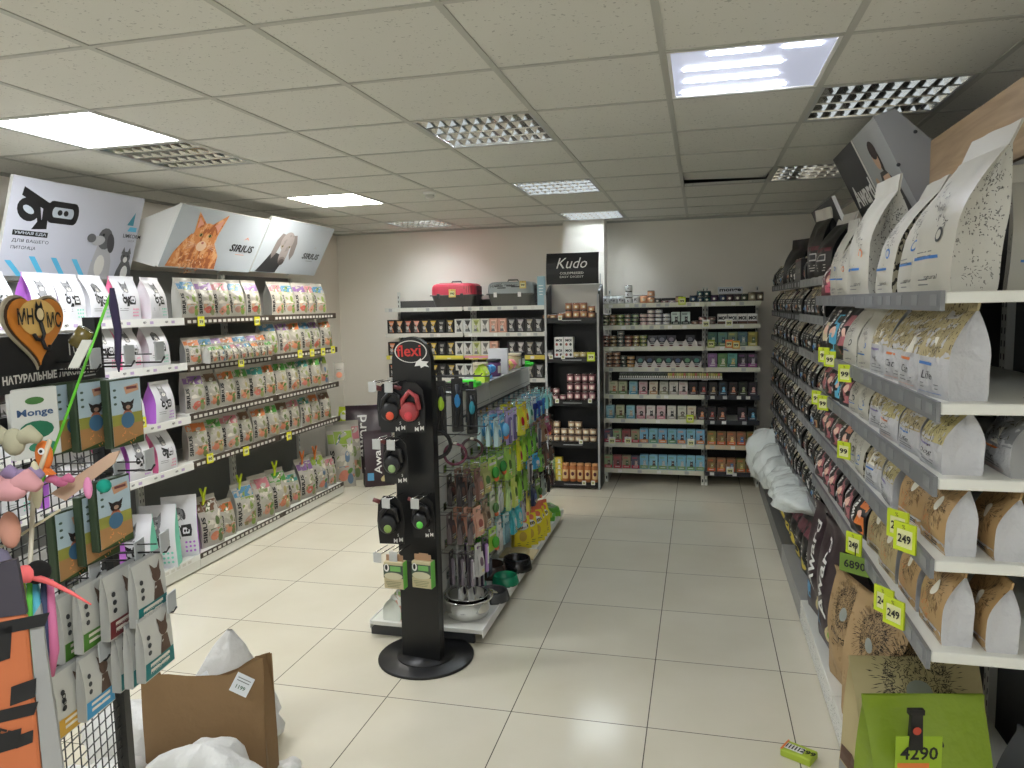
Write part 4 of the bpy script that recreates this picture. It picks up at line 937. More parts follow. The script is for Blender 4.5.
ZB = [1.80, 1.585, 1.375, 1.17, .90, .655, .41, .145]
YFB, YBB = 7.42, 7.85
RW = M((214,214,196), .4); RD = M((40,40,46), .4)
cross_unit('shelving_bay', 'wide shelving bay against the back wall full of tins and boxes', -.93, .045, YFB, YBB, ZB, rails=[RW]*8, back=M((30,29,28), .6), zt=1.95)
cross_unit('shelving_bay', 'narrow shelving bay at the back right corner of the room', .05, .56, YFB, YBB, ZB, rails=[RW, RW, RW, RW, RD, RD, M((200,180,150), .4), RD], back=M((30,29,28), .6), zt=1.95)
SB = ['top','second','third','fourth','fifth','sixth','seventh','bottom']
def can_mesh(rgb, band, h=.082, r=.037, txt=''):
    def f():
        b = MB(); b.lathe([(r*.93, 0), (r, .004), (r, .006)], STEEL, 16); b.lathe([(r, .006), (r, h-.006)], M(rgb, .35), 16); b.lathe([(r, h-.006), (r, h-.003), (r*.92, h), (r*.9, h-.003), (1e-6, h-.003)], STEEL, 16)
        sf = canv(r); b.rect(sf, -.028, .028, h*.25, h*.7, M(band, .4), .0008, 6, 1)
        if txt: b.text(sf, txt, 0, h*.48, h*.34, INK if sum(band) > 380 else WHITE, .0016, bold=.04)
        else: b.ell(sf, 0, h*.45, .012, h*.16, M((230,225,210), .5), .0014, 8)
        return b.mesh('food_tin')
    return memo(('can', rgb, band, h, r, txt), f)
def small_box_mesh(rgb, band, spot, w=.092, h=.135, d=.06, kind='cat'):
    def f():
        b = MB(); b.box(-w/2, w/2, -d/2, d/2, 0, h, M(rgb, .45), .002); sf = flat(-d/2)
        b.rect(sf, -w*.46, w*.46, h*.04, h*.28, M(band, .45), .0008, 1, 1); b.lines(sf, -w*.1, h*.86, w*.6, 2, h*.07, M(band, .45), h*.035)
        animal(b, sf, w*.08, h*.52, w*.17, M(spot, .5), DGREY, kind, M(spot, .5)); b.lines(sf, 0, h*.13, w*.6, 1, .01, WHITE, h*.04)
        return b.mesh('food_box')
    return memo(('sb', rgb, band, spot, w, h, d, kind), f)
def pouch_in_tray(rgb, spot):
    def f():
        w, h, d = .085, .105, .02; g = Bag(w, d, h, .0, 1, seal=.1); b = MB(); g.build(b, M(rgb, .3), M(rgb, .3), nx=4, nz=5); sf = g.front
        b.ell(sf, 0, h*.62, w*.3, h*.2, M(spot, .4)); b.lines(sf, 0, h*.3, w*.6, 2, .014, OFFW, .005); return b.mesh('food_pouch')
    return memo(('pt', rgb, spot), f)
def tray_mesh(rgb=(206,200,196), w=.093, h=.045, d=.14):
    def f():
        b = MB(); m_ = M(rgb, .5); b.box(-w/2, w/2, -d/2, d/2, 0, .003, m_)
        b.prism([(-w/2,.003),(-w/2,h*1.6),(-w/2+.012,h*1.2),(-w/2+.03,h*.55),(w/2-.03,h*.55),(w/2-.012,h*1.2),(w/2,h*1.6),(w/2,.003)], -d/2, -d/2+.002, m_)
        b.box(-w/2, -w/2+.002, -d/2+.002, d/2, .003, h, m_); b.box(w/2-.002, w/2, -d/2+.002, d/2, .003, h, m_); b.box(-w/2, w/2, d/2-.002, d/2, .003, h, m_); b.ell(flat(-d/2), 0, h*.28, .02, .008, WINE); return b.mesh('display_tray')
    return memo(('tray', rgb, w, h, d), f)
def xb(px, Y_=7.46): r = ray(px, 380); return r.x*(Y_/r.y)
def zpx(v): return 540+v/4.2667
YC = 7.47
def can(v, z, shelf, idx, rgb, band, h=.082, r=.037, txt='', lab='tin', lev=0, unit='back unit', Y_=YC, group=None, pxf=None):
    x = xb((pxf or zpx)(v), Y_); me = can_mesh(rgb, band, h, r, txt)
    pos = ['', 'second up in ', 'third up in ', 'fourth up in '][lev] if lev else ''
    place(me, 'food_tin', '%s tin, %s%s column from left, %s shelf of %s' % (lab, pos, ORD[idx], shelf, unit), 'tin', group or 'tins on the %s' % unit, (x, Y_, z+lev*(h+.0005)), random.Random(idx+lev).uniform(-.2, .2))
WHT = (226,228,226)
# top shelf
ci = 0
for v, n, rgb, band, h, txt, lb in [(283,1,WHT,(236,236,236),.082,'K','white'),(315,1,WHT,(236,236,236),.082,'Ku','white'),(347,1,WHT,(236,236,236),.082,'Ku','white'),(380,3,WHT,(236,236,236),.06,'K','white'),(412,1,WHT,(236,236,236),.082,'K','white'),
        (443,1,(214,150,110),(226,180,140),.082,'','peach'),(474,2,(206,150,110),(226,180,140),.062,'','peach'),(503,1,(50,56,54),(80,90,80),.05,'','dark'),(532,1,(120,70,76),(150,110,110),.028,'','low red'),(562,1,(130,110,130),(160,140,150),.028,'','low mauve'),(593,1,(150,116,84),(190,160,120),.065,'','tan'),
        (652,1,(40,60,80),(70,100,130),.07,'','navy'),(682,2,(30,50,66),(60,90,110),.055,'','navy'),(711,2,(26,60,60),(50,90,90),.055,'','dark teal'),(742,1,(70,50,80),(110,90,120),.07,'','plum'),(775,1,(40,50,70),(70,80,110),.075,'','dark blue'),(806,1,(54,40,50),(96,70,80),.075,'','dark plum'),(838,1,(60,50,60),(100,90,90),.075,'','charcoal'),(868,1,(48,60,50),(90,100,80),.075,'','dark green'),(899,1,(150,136,110),(180,170,140),.09,'','brown'),(932,1,(76,66,56),(120,110,90),.09,'','dark brown')]:
    for q in range(n): can(v, ZB[0], 'top', ci, rgb, band, h, .036, txt, lb, q)
    ci += 1
# little standing brand sign
b = MB(); b.box(-.115, .115, -.01, .01, 0, .065, M((206,210,214), .4), .003); b.text(flat(-.01), 'monge', 0, .03, .038, INK, bold=.05, w=.2)
thing(b.obj('shelf_sign', None, (xb(zpx(808), 7.52), 7.55, ZB[0]+.077), 0), 'white shelf sign with black lettering above the dark tins', 'sign')
# second shelf: stacks
def stack(v, n, sh, idx, rgb, band, h=.038, lb='tin'):
    for q in range(n): can(v, ZB[sh], SB[sh], idx, rgb, band, h, .036, '', lb, q)
for idx, (v, n, rgb, band, lb) in enumerate([(283,3,(60,90,70),(150,160,130),'green'),(314,3,(120,110,60),(190,150,120),'olive'),(345,3,(110,150,70),(180,190,120),'lime'),(376,3,(90,110,100),(190,150,130),'sage'),(407,3,(80,110,90),(170,190,140),'green'),(442,3,(210,170,170),(230,200,190),'pink'),(474,4,(200,180,180),(230,210,200),'pale'),(507,4,(180,180,190),(220,220,220),'silver'),(540,3,(190,190,196),(226,226,226),'silver'),(661,1,(120,90,80),(170,140,120),'brown'),(692,2,(140,100,100),(190,150,140),'rosy'),(731,2,(110,80,76),(160,130,120),'brown')]):
    stack(v, n, 1, idx, rgb, band, lb=lb)
for idx, v in enumerate((578, 620)): place(small_box_mesh((190,206,196), (40,60,50), (60,60,60), .085, .125, .09), 'food_box', '%s of two pale green boxes on the second back shelf' % ['left','right'][idx], 'food box', None, (xb(zpx(v)), YC+.02, ZB[1]), 0)
for idx, v in enumerate((775, 818, 860, 903)):
    b = MB(); b.box(-.044, .044, -.05, .05, 0, .1, M((230,230,226), .5), .002); sf = flat(-.05); b.text(sf, 'MOI', 0, .06, .035, INK, bold=.08, w=.07); b.rect(sf, -.044, .044, .0, .03, BROWN, .001, 1, 1)
    thing(b.obj('food_box', None, (xb(zpx(v)), YC+.02, ZB[1])), 'white box with black capitals, %s of four on the second back shelf' % ORD[idx], 'food box', 'white boxes with black capitals')
# third and fourth shelves: stacks, trays, boxes
for idx, (v, n, rgb, band, lb) in enumerate([(285,3,(110,76,70),(170,120,100),'brown'),(315,3,(130,110,80),(190,160,120),'tan'),(346,4,(70,100,100),(170,150,140),'teal'),(378,3,(150,90,80),(200,150,130),'rust'),(410,3,(140,100,70),(180,170,110),'olive'),(442,3,(100,140,70),(190,180,120),'lime')]): stack(v, n, 2, idx, rgb, band, lb=lb)
for idx, (v, n, rgb, band, lb) in enumerate([(298,4,(130,96,80),(190,150,120),'tan'),(328,4,(160,110,90),(210,160,130),'peach'),(358,3,(44,56,50),(90,100,90),'dark'),(388,3,(190,140,80),(220,180,130),'orange')]): stack(v, n, 3, idx, rgb, band, lb=lb)
for sh, v0, n, cols in ((2, 480, 6, [((60,60,66),(130,130,130)),((50,50,56),(110,110,120)),((60,54,60),(120,110,120))]), (3, 428, 7, [((34,44,50),(60,120,110)),((40,40,46),(70,90,120)),((30,46,40),(90,140,100))])):
    for i in range(n):
        x = xb(zpx(v0+i*40)); z = ZB[sh]
        thing(put('display_tray', tray_mesh(), None, (x, YC+.03, z)), 'white cardboard tray, %s from left on %s back shelf' % (ORD[i], SB[sh]), 'tray', 'cardboard trays on the back wall unit')
        c = cols[i % 3]
        if sh == 2 and i in (3, 5): continue
        for q in range(2): thing(put('food_pouch', pouch_in_tray(*c), None, (x, YC+.0+q*.045, z+.0035)), '%s dark pouch in the %s tray, %s back shelf' % (['front','rear'][q], ORD[i], SB[sh]), 'food pouch', 'dark pouches in trays')
bi = 0
for sh, cols in ((2, [((60,100,90),(90,120,80),(190,200,180)),((90,130,120),(110,140,70),(60,90,100)),((120,140,110),(200,190,80),(90,110,120)),((80,110,120),(110,140,110),(170,180,170)),((140,130,60),(200,190,90),(90,110,70))]), (3, [((120,90,130),(150,110,160),(190,180,190)),((90,130,80),(120,150,90),(200,200,170)),((90,150,140),(60,110,100),(190,180,120)),((50,44,54),(120,70,120),(150,140,150)),((56,50,60),(170,80,150),(190,180,190))])):
    for i, c in enumerate(cols):
        place(small_box_mesh(*c, w=.088, h=.135), 'food_box', '%s box, %s from left on the %s shelf, narrow back bay' % (['green','sea-green','yellow-green','slate','olive','purple','green','turquoise','black-violet','black-pink'][bi], ORD[i], SB[sh]), 'food box', None, (xb(zpx(735+i*42.5)), YC, ZB[sh]), 0); bi += 1
# hanging strip of treat sticks under the fourth shelf
e = empty('display_tray', 'clear strip tray hung under the fourth back shelf holding treat sticks', 'tray', (0, 0, 0))
x0s, x1s = xb(zpx(338), 7.36), xb(zpx(778), 7.36)
b = MB(); b.box(x0s, x1s, 7.33, 7.41, 1.062, 1.066, CLEAR); b.box(x0s, x1s, 7.328, 7.33, 1.062, 1.075, LGREY); b.box(x0s, x1s, 7.408, 7.412, 1.066, 1.125, DGREY); b.obj('tray_body', e)
NS = 46
for i in range(NS):
    c = [(60,70,56), (54,60,50), (150,150,80), (200,180,110), (196,110,90), (190,190,120), (170,170,70)]
    cc = c[0 if i % 2 else 1] if i < 22 else c[2+(i*3) % 5]
    def f(cc=cc):
        b = MB(); b.box(-.009, .009, -.03, .03, 0, .055, M(cc, .4), .002); b.rect(flat(-.03), -.006, .006, .012, .03, OFFW, .0008, 1, 1); return b.mesh('treat_stick')
    thing(put('treat_stick', memo(('stick', cc), f), None, (x0s+.012+(x1s-x0s-.024)*i/(NS-1), 7.37, 1.0662)), '%s treat stick, %s from left in the strip tray' % ('dark' if i < 22 else 'bright', ORD[i]), 'treat stick', 'treat sticks in the hanging strip')
# shelves 5-8: rows of upright boxes
CRB = [((206,200,170),(120,150,110),(190,120,90)), ((196,196,160),(110,140,90),(120,90,70)), ((150,190,200),(90,150,170),(200,180,150)), ((206,180,180),(190,120,130),(80,70,70)), ((210,200,180),(180,140,100),(110,90,80)), ((204,204,190),(150,150,120),(130,120,110)), ((210,206,196),(170,160,150),(60,60,60)), ((214,206,200),(190,150,150),(70,66,66))]
BKB = [((34,28,30),(60,30,40),(214,140,90)), ((30,26,28),(50,30,30),(180,90,80)), ((34,32,30),(60,50,40),(190,160,120)), ((30,32,36),(40,60,80),(110,180,210)), ((36,28,28),(70,40,30),(220,150,110)), ((30,32,28),(50,60,40),(160,170,120)), ((34,28,32),(60,40,60),(210,160,150))]
RDB = [((150,90,90),(190,70,80),(90,60,60)), ((160,150,120),(200,80,90),(80,110,70)), ((90,90,110),(190,60,80),(200,170,160)), ((150,170,130),(200,80,90),(110,90,80))]
BLB = [((130,180,200),(110,150,110),(60,56,56)), ((140,190,210),(120,160,110),(80,70,70)), ((120,170,200),(210,140,90),(70,50,50)), ((130,185,210),(130,160,110),(190,190,190))]
ORB = [((150,110,80),(214,110,60),(220,190,120)), ((140,100,70),(210,100,60),(90,130,180)), ((130,120,70),(206,110,60),(190,180,100)), ((120,90,60),(206,96,50),(160,150,90))]
def brow(sh, items):
    for i, (v, cs, nm, k) in enumerate(items):
        place(small_box_mesh(*cs, w=.083, h=.13 if nm not in ('blue and green',) else .145, kind=k), 'food_box', '%s box, %s from left on the %s back wall shelf' % (nm, ORD[i], SB[sh]), 'food box', 'boxes on the %s back shelf' % SB[sh], (xb(zpx(v)), YC, ZB[sh]), rnd.uniform(-.03, .03))
brow(4, [(315,CRB[0],'cream','cat'),(354,CRB[1],'cream','cat'),(399,CRB[2],'pale blue','cat'),(441,CRB[3],'pink and white','dog'),(485,CRB[4],'cream','dog'),(529,CRB[5],'cream','dog'),(571,CRB[6],'white','cat'),(612,CRB[7],'white','cat')]+[(654+i*42.3, BKB[i], 'black','dog') for i in range(7)])
brow(5, [(300,CRB[2],'pale blue','cat'),(342,CRB[1],'cream','cat'),(386,CRB[2],'pale blue','cat'),(431,CRB[3],'pink and white','dog'),(473,CRB[7],'white','cat'),(517,CRB[3],'pink and white','dog'),(562,CRB[6],'white','cat'),(606,CRB[5],'cream','dog'),(648,CRB[4],'cream','cat'),(690,BKB[0],'black','dog'),(733,BKB[1],'black','dog'),(777,BKB[4],'black','dog'),(864,BKB[6],'black','dog'),(907,BKB[3],'black','dog')])
for sh in (6, 7):
    brow(sh, [(290+i*39, RDB[(i+sh) % 4], 'red-based','cat') for i in range(4)]+[(444+i*40.3, BLB[(i*2+sh) % 4], 'blue and green','cat') for i in range(7)]+[(734+i*42.5, ORB[(i+sh) % 4], 'orange-based','cat') for i in range(5)])
for px, py, wh, fc in [(682,300,'top back shelf, lime and wide',YEL), (711,343,'third back shelf, lime',M((140,160,50), .4)), (729,343,'third back shelf, orange, left of a pair',ORANGE), (736,344,'third back shelf, yellow, right of a pair',M((220,170,60), .4)), (690,418,'sixth back shelf, folded yellow',YEL), (706,323,'second back shelf, white and round',WHITE), (729,322,'second back shelf, white, in the narrow bay',WHITE), (612,440,'seventh back shelf, white, leftmost',WHITE), (628,440,'seventh back shelf, white, second',WHITE), (691,442,'seventh back shelf, white, third',WHITE), (730,470,'bottom back shelf, white',WHITE)]:
    r = ray(px, py); p_ = r*(7.405/r.y); price_tag('price tag on the '+wh, (p_.x, p_.y, p_.z+H-.045), 0, fc, '99', .9)

# ---- black freestanding display with script header
KX0, KX1, KY0, KY1 = -1.465, -.935, 7.1, 7.42
ZK = [1.672, 1.29, .872, .46, .065]
e = empty('display_stand', 'black freestanding tin display with a white script header board', 'display stand', ((KX0+KX1)/2, (KY0+KY1)/2, 0)); ox, oy = (KX0+KX1)/2, (KY0+KY1)/2
b = MB(); b.box(KX0-ox, KX1-ox, KY1-.01-oy, KY1-oy, 0, 1.95, M((44,44,44), .5)); b.obj('back_panel', e)
for x in (KX0, KX1-.02):
    b = MB(); b.prism([(KY0-oy, 0), (KY1-.0105-oy, 0), (KY1-.0105-oy, 1.96), (KY1-.06-oy, 2.0), (KY0+.1-oy, 1.93), (KY0+.03-oy, 1.8), (KY0-oy, 1.6)], x-ox, x+.02-ox, M((30,30,31), .4), 'x'); b.box(x-.001-ox if x < ox-1 else x-ox, x+.02-ox, KY0-.004-oy, KY0-oy, 0, 1.9, LGREY); b.obj('side_panel', e)
for k, z in enumerate(ZK):
    b = MB(); b.box(KX0+.021-ox, KX1-.021-ox, KY0-oy, KY1-.0115-oy, z-.015, z, BLKMET); s_ = b.obj('shelf', e)
    b = MB(); b.box(KX0+.021-ox, KX1-.021-ox, KY0-.008-oy, KY0-.0005-oy, z-.045, z+.006, BLACK); b.lines(flat(KY0-.008-oy), .0, z-.022, .2, 1, .02, LGREY, .006); b.obj('price_rail', s_)
b = MB(); zz = 2.0; pts = []
for q in range(7):
    t = q/6; pts.append((-.03*math.sin(t*PI)+.02*t, zz+.30*t))
vs = [(x, y+KY0+.08-oy, z) for y, z in pts for x in (-.255, .255)]
b.add(vs, [(2*i, 2*i+1, 2*i+3, 2*i+2) for i in range(6)], M((22,22,23), .4)); b.add([(x, y+.006, z) for x, y, z in vs], [(2*i, 2*i+2, 2*i+3, 2*i+1) for i in range(6)], M((22,22,23), .4))
sfk = lambda x, z, o=0: Vector((x, KY0+.05-oy-o-.008, z)); b.text(sfk, 'Kudo', .0, 2.2, .1, WHITE, .004, shear=.35, bold=-.01, w=.3); b.text(sfk, 'COLDPRESSED', 0, 2.105, .022, OFFW, .004, bold=.02, w=.23); b.text(sfk, 'EASY DIGEST', 0, 2.07, .02, OFFW, .004, bold=.0, w=.23)
b.obj('header_board', e)
b = MB(); 
for x in (-.25, .24): b.box(x, x+.01, KY1-.06-oy, KY1-.05-oy, 1.9, 2.1, LGREY)
b.box(-.25, .25, KY1-.05-oy, KY1-.04-oy, 1.72, 2.0, M((200,196,186), .5)); b.obj('header_support', e)
YK = 7.16; KU = 'black display'
def kcan(v, sh, idx, rgb, band, h, lev=0, lb=''): can(v, ZK[sh], ['top','second','third','fourth','bottom'][sh], idx, rgb, band, h, .035, '', lb, lev, KU, YK)
for idx, (v, n, h) in enumerate([(32,1,.04),(62,1,.04),(94,1,.05),(127,2,.075),(159,2,.075),(190,2,.075),(223,2,.058)]):
    for q in range(n): kcan(v, 0, idx, (176,120,96), (206,170,120), h, q, 'copper')
for q, (v, lv) in enumerate([(84,0),(125,0),(84,1),(125,1)]):
    def f():
        b = MB(); b.box(-.044, .044, -.05, .05, 0, .1, M((230,230,226), .5), .002); sf = flat(-.05); b.text(sf, 'MOI', 0, .07, .026, INK, bold=.08, w=.06); b.ell(sf, -.02, .03, .012, .014, M((170,90,80), .5)); b.ell(sf, .02, .03, .012, .014, DGREY); return b.mesh('food_box')
    thing(put('food_box', memo('moi2', f), None, (xb(zpx(v), YK), YK+.03, ZK[1]+lv*.1005)), 'white box with capitals, %s of the black display second shelf' % ['lower left','lower right','upper left','upper right'][q], 'food box', 'white boxes on the black display')
place(can_mesh((120,120,120), (200,200,200), .075, .036), 'food_tin', 'grey tin at the left end of the black display second shelf', 'tin', None, (xb(zpx(42), YK), YK, ZK[1]), 0)
for idx, v in enumerate((158, 188, 220)): kcan(v, 1, idx, (190,170,110), (214,200,150), .06, 0, 'low gold')
for idx, (v, n) in enumerate([(38,2),(68,2),(98,1),(130,3),(162,3),(193,3),(223,3)]):
    for q in range(n): kcan(v, 2, idx, (96,56,60), (206,160,160), .088 if n == 3 else .062, q, 'wine and pink')
for idx, (v, n) in enumerate([(38,3),(70,3),(102,2),(133,3),(163,3),(195,2),(226,2)]):
    for q in range(n): kcan(v, 3, idx, (150,120,96), (224,206,170), .085 if q else .055, q if q == 0 else q, 'cream') if 0 else place(can_mesh((150,120,96), (226,208,172), .07, .035), 'food_tin', 'cream tin, level %s, %s column, fourth shelf of the black display' % (['one','two','three'][q], ORD[idx]), 'tin', 'cream tins on the black display', (xb(zpx(v), YK), YK, ZK[3]+q*.0705), 0)
for q in range(4):
    for i, v in enumerate((45, 76)):
        place(small_box_mesh((150,180,120) if i == 0 else (210,190,70), (70,130,80) if i == 0 else (180,160,60), (220,220,200), .068, .058, .07), 'food_box', '%s box, level %s, left stacks on black display bottom shelf' % (['green','yellow'][i], ['one','two','three','four'][q]), 'food box', None, (xb(zpx(v), YK), YK+.02, ZK[4]+q*.0585), 0)
for idx, v in enumerate((105, 137, 169, 201, 233)):
    def f():
        b = MB(); b.lathe([(.034,0),(.036,.005),(.036,.145),(.03,.158)], M((190,120,70), .4), 14); b.lathe([(.033,.158),(.033,.18),(1e-6,.18)], M((206,150,100), .5), 14); sf = canv(.036); b.rect(sf, -.028, .028, .03, .12, M((226,196,140), .4), .001, 6, 1); b.ell(sf, 0, .08, .015, .02, WINE, .002); return b.mesh('treat_jar')
    thing(put('treat_jar', memo('jar', f), None, (xb(zpx(v), YK), YK, ZK[4])), 'orange treat jar, %s of five on the black display bottom shelf' % ORD[idx], 'jar', 'orange jars on the black display')
for px, py, wh in [(560,317,'top shelf'), (551,356,'second shelf, left'), (563,356,'second shelf, right'), (557,400,'third shelf, left'), (590,400,'third shelf, right'), (581,441,'fourth shelf'), (553,481,'bottom shelf, left'), (584,482,'bottom shelf, middle'), (593,482,'bottom shelf, right')]:
    r = ray(px, py); p_ = r*(7.08/r.y); price_tag('small white price tag on the black display '+wh, (p_.x, p_.y, p_.z+H-.03), 0, WHITE, '99', .5, 'white tags on the black display')
r = ray(591, 357); p_ = r*(7.07/r.y); price_tag('wide lime price tag on the black display second shelf', (p_.x, p_.y, p_.z+H-.04), 0, YEL, '99', 1)
# pale blue leaflet box at the left of the header
b = MB(); b.box(-.04, .04, -.02, .02, 0, .3, M((150,180,190), .4), .002); b.lines(flat(-.02), 0, .2, .05, 4, .03, WHITE, .008)
thing(b.obj('leaflet_box', None, (-1.60, 7.62, 1.801)), 'pale blue upright leaflet box beside the black display header', 'box')

# ---- shelf run with pet carriers
ZC = [1.80, 1.525, 1.285, 1.045, .80, .5, .15]
for i, (x0, x1) in enumerate([(-3.33, -2.44), (-2.43, -1.54)]):
    cross_unit('shelving_bay', ['back shelving bay under the pink pet carrier', 'back shelving bay under the grey pet carrier'][i], x0, x1, 7.55, 7.95, ZC, rails=[SHELFW, OFFW, M((214,196,80), .4) if i else M((210,200,90), .4), OFFW, YEL, OFFW, OFFW], back=M((70,68,66), .6), zt=1.98)
for i, (x0, x1, c) in enumerate([(-2.75, -2.45, (232,220,80)), (-2.43, -1.98, (230,150,170))]):
    thing(MB().box(x0, x1, 7.540, 7.5435, 1.262, 1.284, M(c, .5)).obj('rail_strip', None), ['yellow promotional strip on the shelf edge under the pouches','pink promotional strip on the shelf edge beside the yellow one'][i], 'shelf strip')
mcols = [((30,28,28),(210,130,90)),((34,30,30),(226,170,120)),((32,28,28),(190,100,80)),((40,30,30),(226,150,130)),((30,28,28),(220,180,90)),((30,30,28),(214,180,60)),((24,24,24),(60,60,60)),((28,28,26),(190,160,70)),((218,218,214),(60,60,60)),((214,216,214),(70,70,66)),((206,210,180),(160,170,90)),((218,216,210),(120,120,116)),((210,160,140),(226,190,170)),((206,150,130),(226,190,170)),((30,28,30),(150,150,150)),((32,28,30),(170,160,160)),((36,34,32),(150,140,120)),((30,28,28),(160,160,160))]
def cpm(c, s):
    def f():
        w, h, d = .092, .15, .05; b = MB(); b.box(-w/2, w/2, -d/2, d/2, 0, h, M(c, .4), .003); sf = flat(-d/2)
        b.poly(sf, [(-w*.3,h*.9),(w*.4,h*.9),(w*.1,h*.5),(w*.35,h*.1),(-w*.2,h*.1),(0,h*.5)], M(s, .45)); animal(b, sf, -w*.05, h*.4, w*.18, M((200,196,190), .5), DGREY, 'cat', GREY); b.lines(sf, 0, h*.75, w*.5, 2, h*.08, OFFW if sum(c) < 300 else INK, h*.03); return b.mesh('food_box')
    return memo(('cp', c, s), f)
for r in range(4):
    for i in range(18):
        if (r == 1 and i == 13) or (r == 3 and i % 2): continue
        c, s_ = mcols[i]; x = -3.27+i*.0965
        place(cpm(c, s_), 'food_box', '%s box, %s from left, %s row below the carriers' % ('black' if sum(c) < 150 else ('pink' if c[2] < 150 else 'white'), ORD[i], ORD[r]), 'food box', 'box rows below the carriers', (x, 7.60, ZC[r+1]), rnd.uniform(-.04, .04))
def carrier(label, loc, top, bot, vents):
    e = empty('pet_carrier', label, 'pet carrier', loc)
    w, d = .25, .17
    def shell(z0, z1, f0, f1, mat, dome=0):
        b = MB(); n = 28; vs = []; fs = []; L = 7
        for j in range(L):
            t = j/(L-1); f = f0+(f1-f0)*t; z = z0+(z1-z0)*t
            if dome: f = f0*(1-.35*t**4); z = z0+(z1-z0)*math.sin(t*PI/2)
            for k in range(n):
                a = 2*PI*k/n; ca, sa = math.cos(a), math.sin(a); p_ = .32
                vs.append((w*f*math.copysign(abs(ca)**p_, ca), d*f*math.copysign(abs(sa)**p_, sa), z))
        for j in range(L-1):
            for k in range(n): l = (k+1) % n; fs.append((j*n+k, j*n+l, (j+1)*n+l, (j+1)*n+k))
        fs.append(tuple(range(n-1,-1,-1))); fs.append(tuple((L-1)*n+k for k in range(n))); b.add(vs, fs, mat, False); return b
    shell(0, .125, .86, 1.0, bot).obj('lower_shell', e)
    b = shell(.126, .255, 1.0, .8, top, 1)
    if vents: 
        for x in (.13, .155, .18, .205): b.box(x, x+.01, -.168, -.12, .15, .22, M((150,50,50), .5))
        b.box(-.16, .0, -.12, .12, .2555, .2585, top, .002)
    else:
        sf = flat(-.155)
        for x, z in ((-.16,.21),(-.13,.19),(-.03,.21),(.02,.2)): b.box(x, x+.09, -.1705, -.169, z-.006, z+.006, DGREY)
        b.text(flat(-.172), 'PET TRAVEL' if 0 else 'HAPPY', -.14, .215, .03, DGREY, .001, .15); b.text(flat(-.172), 'FRIENDS', .02, .215, .026, DGREY, .001, -.05)
    b.obj('upper_shell', e)
    b = MB(); b.box(-.252, .252, -.173, .173, .120, .132, bot, .004); b.obj('rim', e)
    b = MB(); b.tube([(-.06,0,.25),(-.05,0,.275),(.05,0,.275),(.06,0,.25)], .008, bot, 8); b.obj('handle', e)
    b = MB()
    for k in range(7): b.box(.2505, .254, -.09+k*.03-.003, -.09+k*.03+.003, .03, .22, DGREY)
    for k in range(5): b.box(.2505, .253, -.09, .09, .03+k*.045, .036+k*.045, DGREY)
    b.obj('door', e)
    for x in (-.17, .09): b = MB(); b.box(x, x+.035, -.180, -.1735, .095, .145, DGREY if vents else WHITE, .002); b.obj('latch', e)
    return e
carrier('pink and grey plastic pet carrier on the back top shelf', (-2.56, 7.74, 1.8005), M((206,62,84), .35), M((72,70,68), .5), True)
carrier('grey pet carrier with dark lettering on the back top shelf', (-1.93, 7.74, 1.8005), M((150,158,158), .4), M((92,92,86), .5), False)
price_tag('square yellow price tag hanging on the pink pet carrier', (-2.55, 7.545, 1.905), 0, M((230,200,110), .5), '990', 1)
price_tag('yellow label stuck near the door of the grey pet carrier', (-1.78, 7.545, 1.98), 0, M((214,190,110), .5), '99', .9)
# ------------------------------------------------------------------ middle gondola
GX, GY0, GY1 = -1.43, 3.62, 6.02
e = empty('gondola_shelving', 'low double-sided white gondola in the middle aisle hung with pet supplies', 'shelving', (GX, (GY0+GY1)/2, 0)); oy = (GY0+GY1)/2
PANW = M((214,214,208), .4)
for i, (a, c) in enumerate([(GY0+.02, 4.8), (4.804, GY1-.02)]):
    b = MB(); b.box(-.05, .05, a-oy, c-oy, .1, 1.30, PANW)
    for z in [.1+.12*k for k in range(1, 10)]: b.box(.0505, .0512, a-oy, c-oy, z, z+.0025, DGREY); 
    b.obj('back_panel', e)
for y in (GY0, 4.80, GY1-.02):
    b = MB(); b.box(-.054, .054, y-oy-.0, y-oy+.018, 0, 1.32, SHELFW); b.obj('upright', e)
for sg in (1, -1):
    x0, x1 = (.053, .32) if sg > 0 else (-.32, -.053)
    b = MB(); b.box(x0, x1, GY0-oy, GY1-oy, .075, .10, SHELFW, .003); dk = b.obj('base_deck', e)
    b = MB(); xx = .32 if sg > 0 else -.325; b.box(xx, xx+.005, GY0-oy, GY1-oy, .055, .104, WHITE); b.obj('price_rail', dk)
    for y in (GY0+.06, 4.8, GY1-.06): b = MB(); b.box(x0+.02*sg, x1-.06*(sg > 0), y-oy-.012, y-oy+.012, 0, .0745, DGREY); b.obj('foot', e)
b = MB(); b.box(.02, .0525+.02, GY0+.5-oy, GY1-oy-.02, 1.1505, 1.1545, DGREY); b.obj('hook_bar', e)
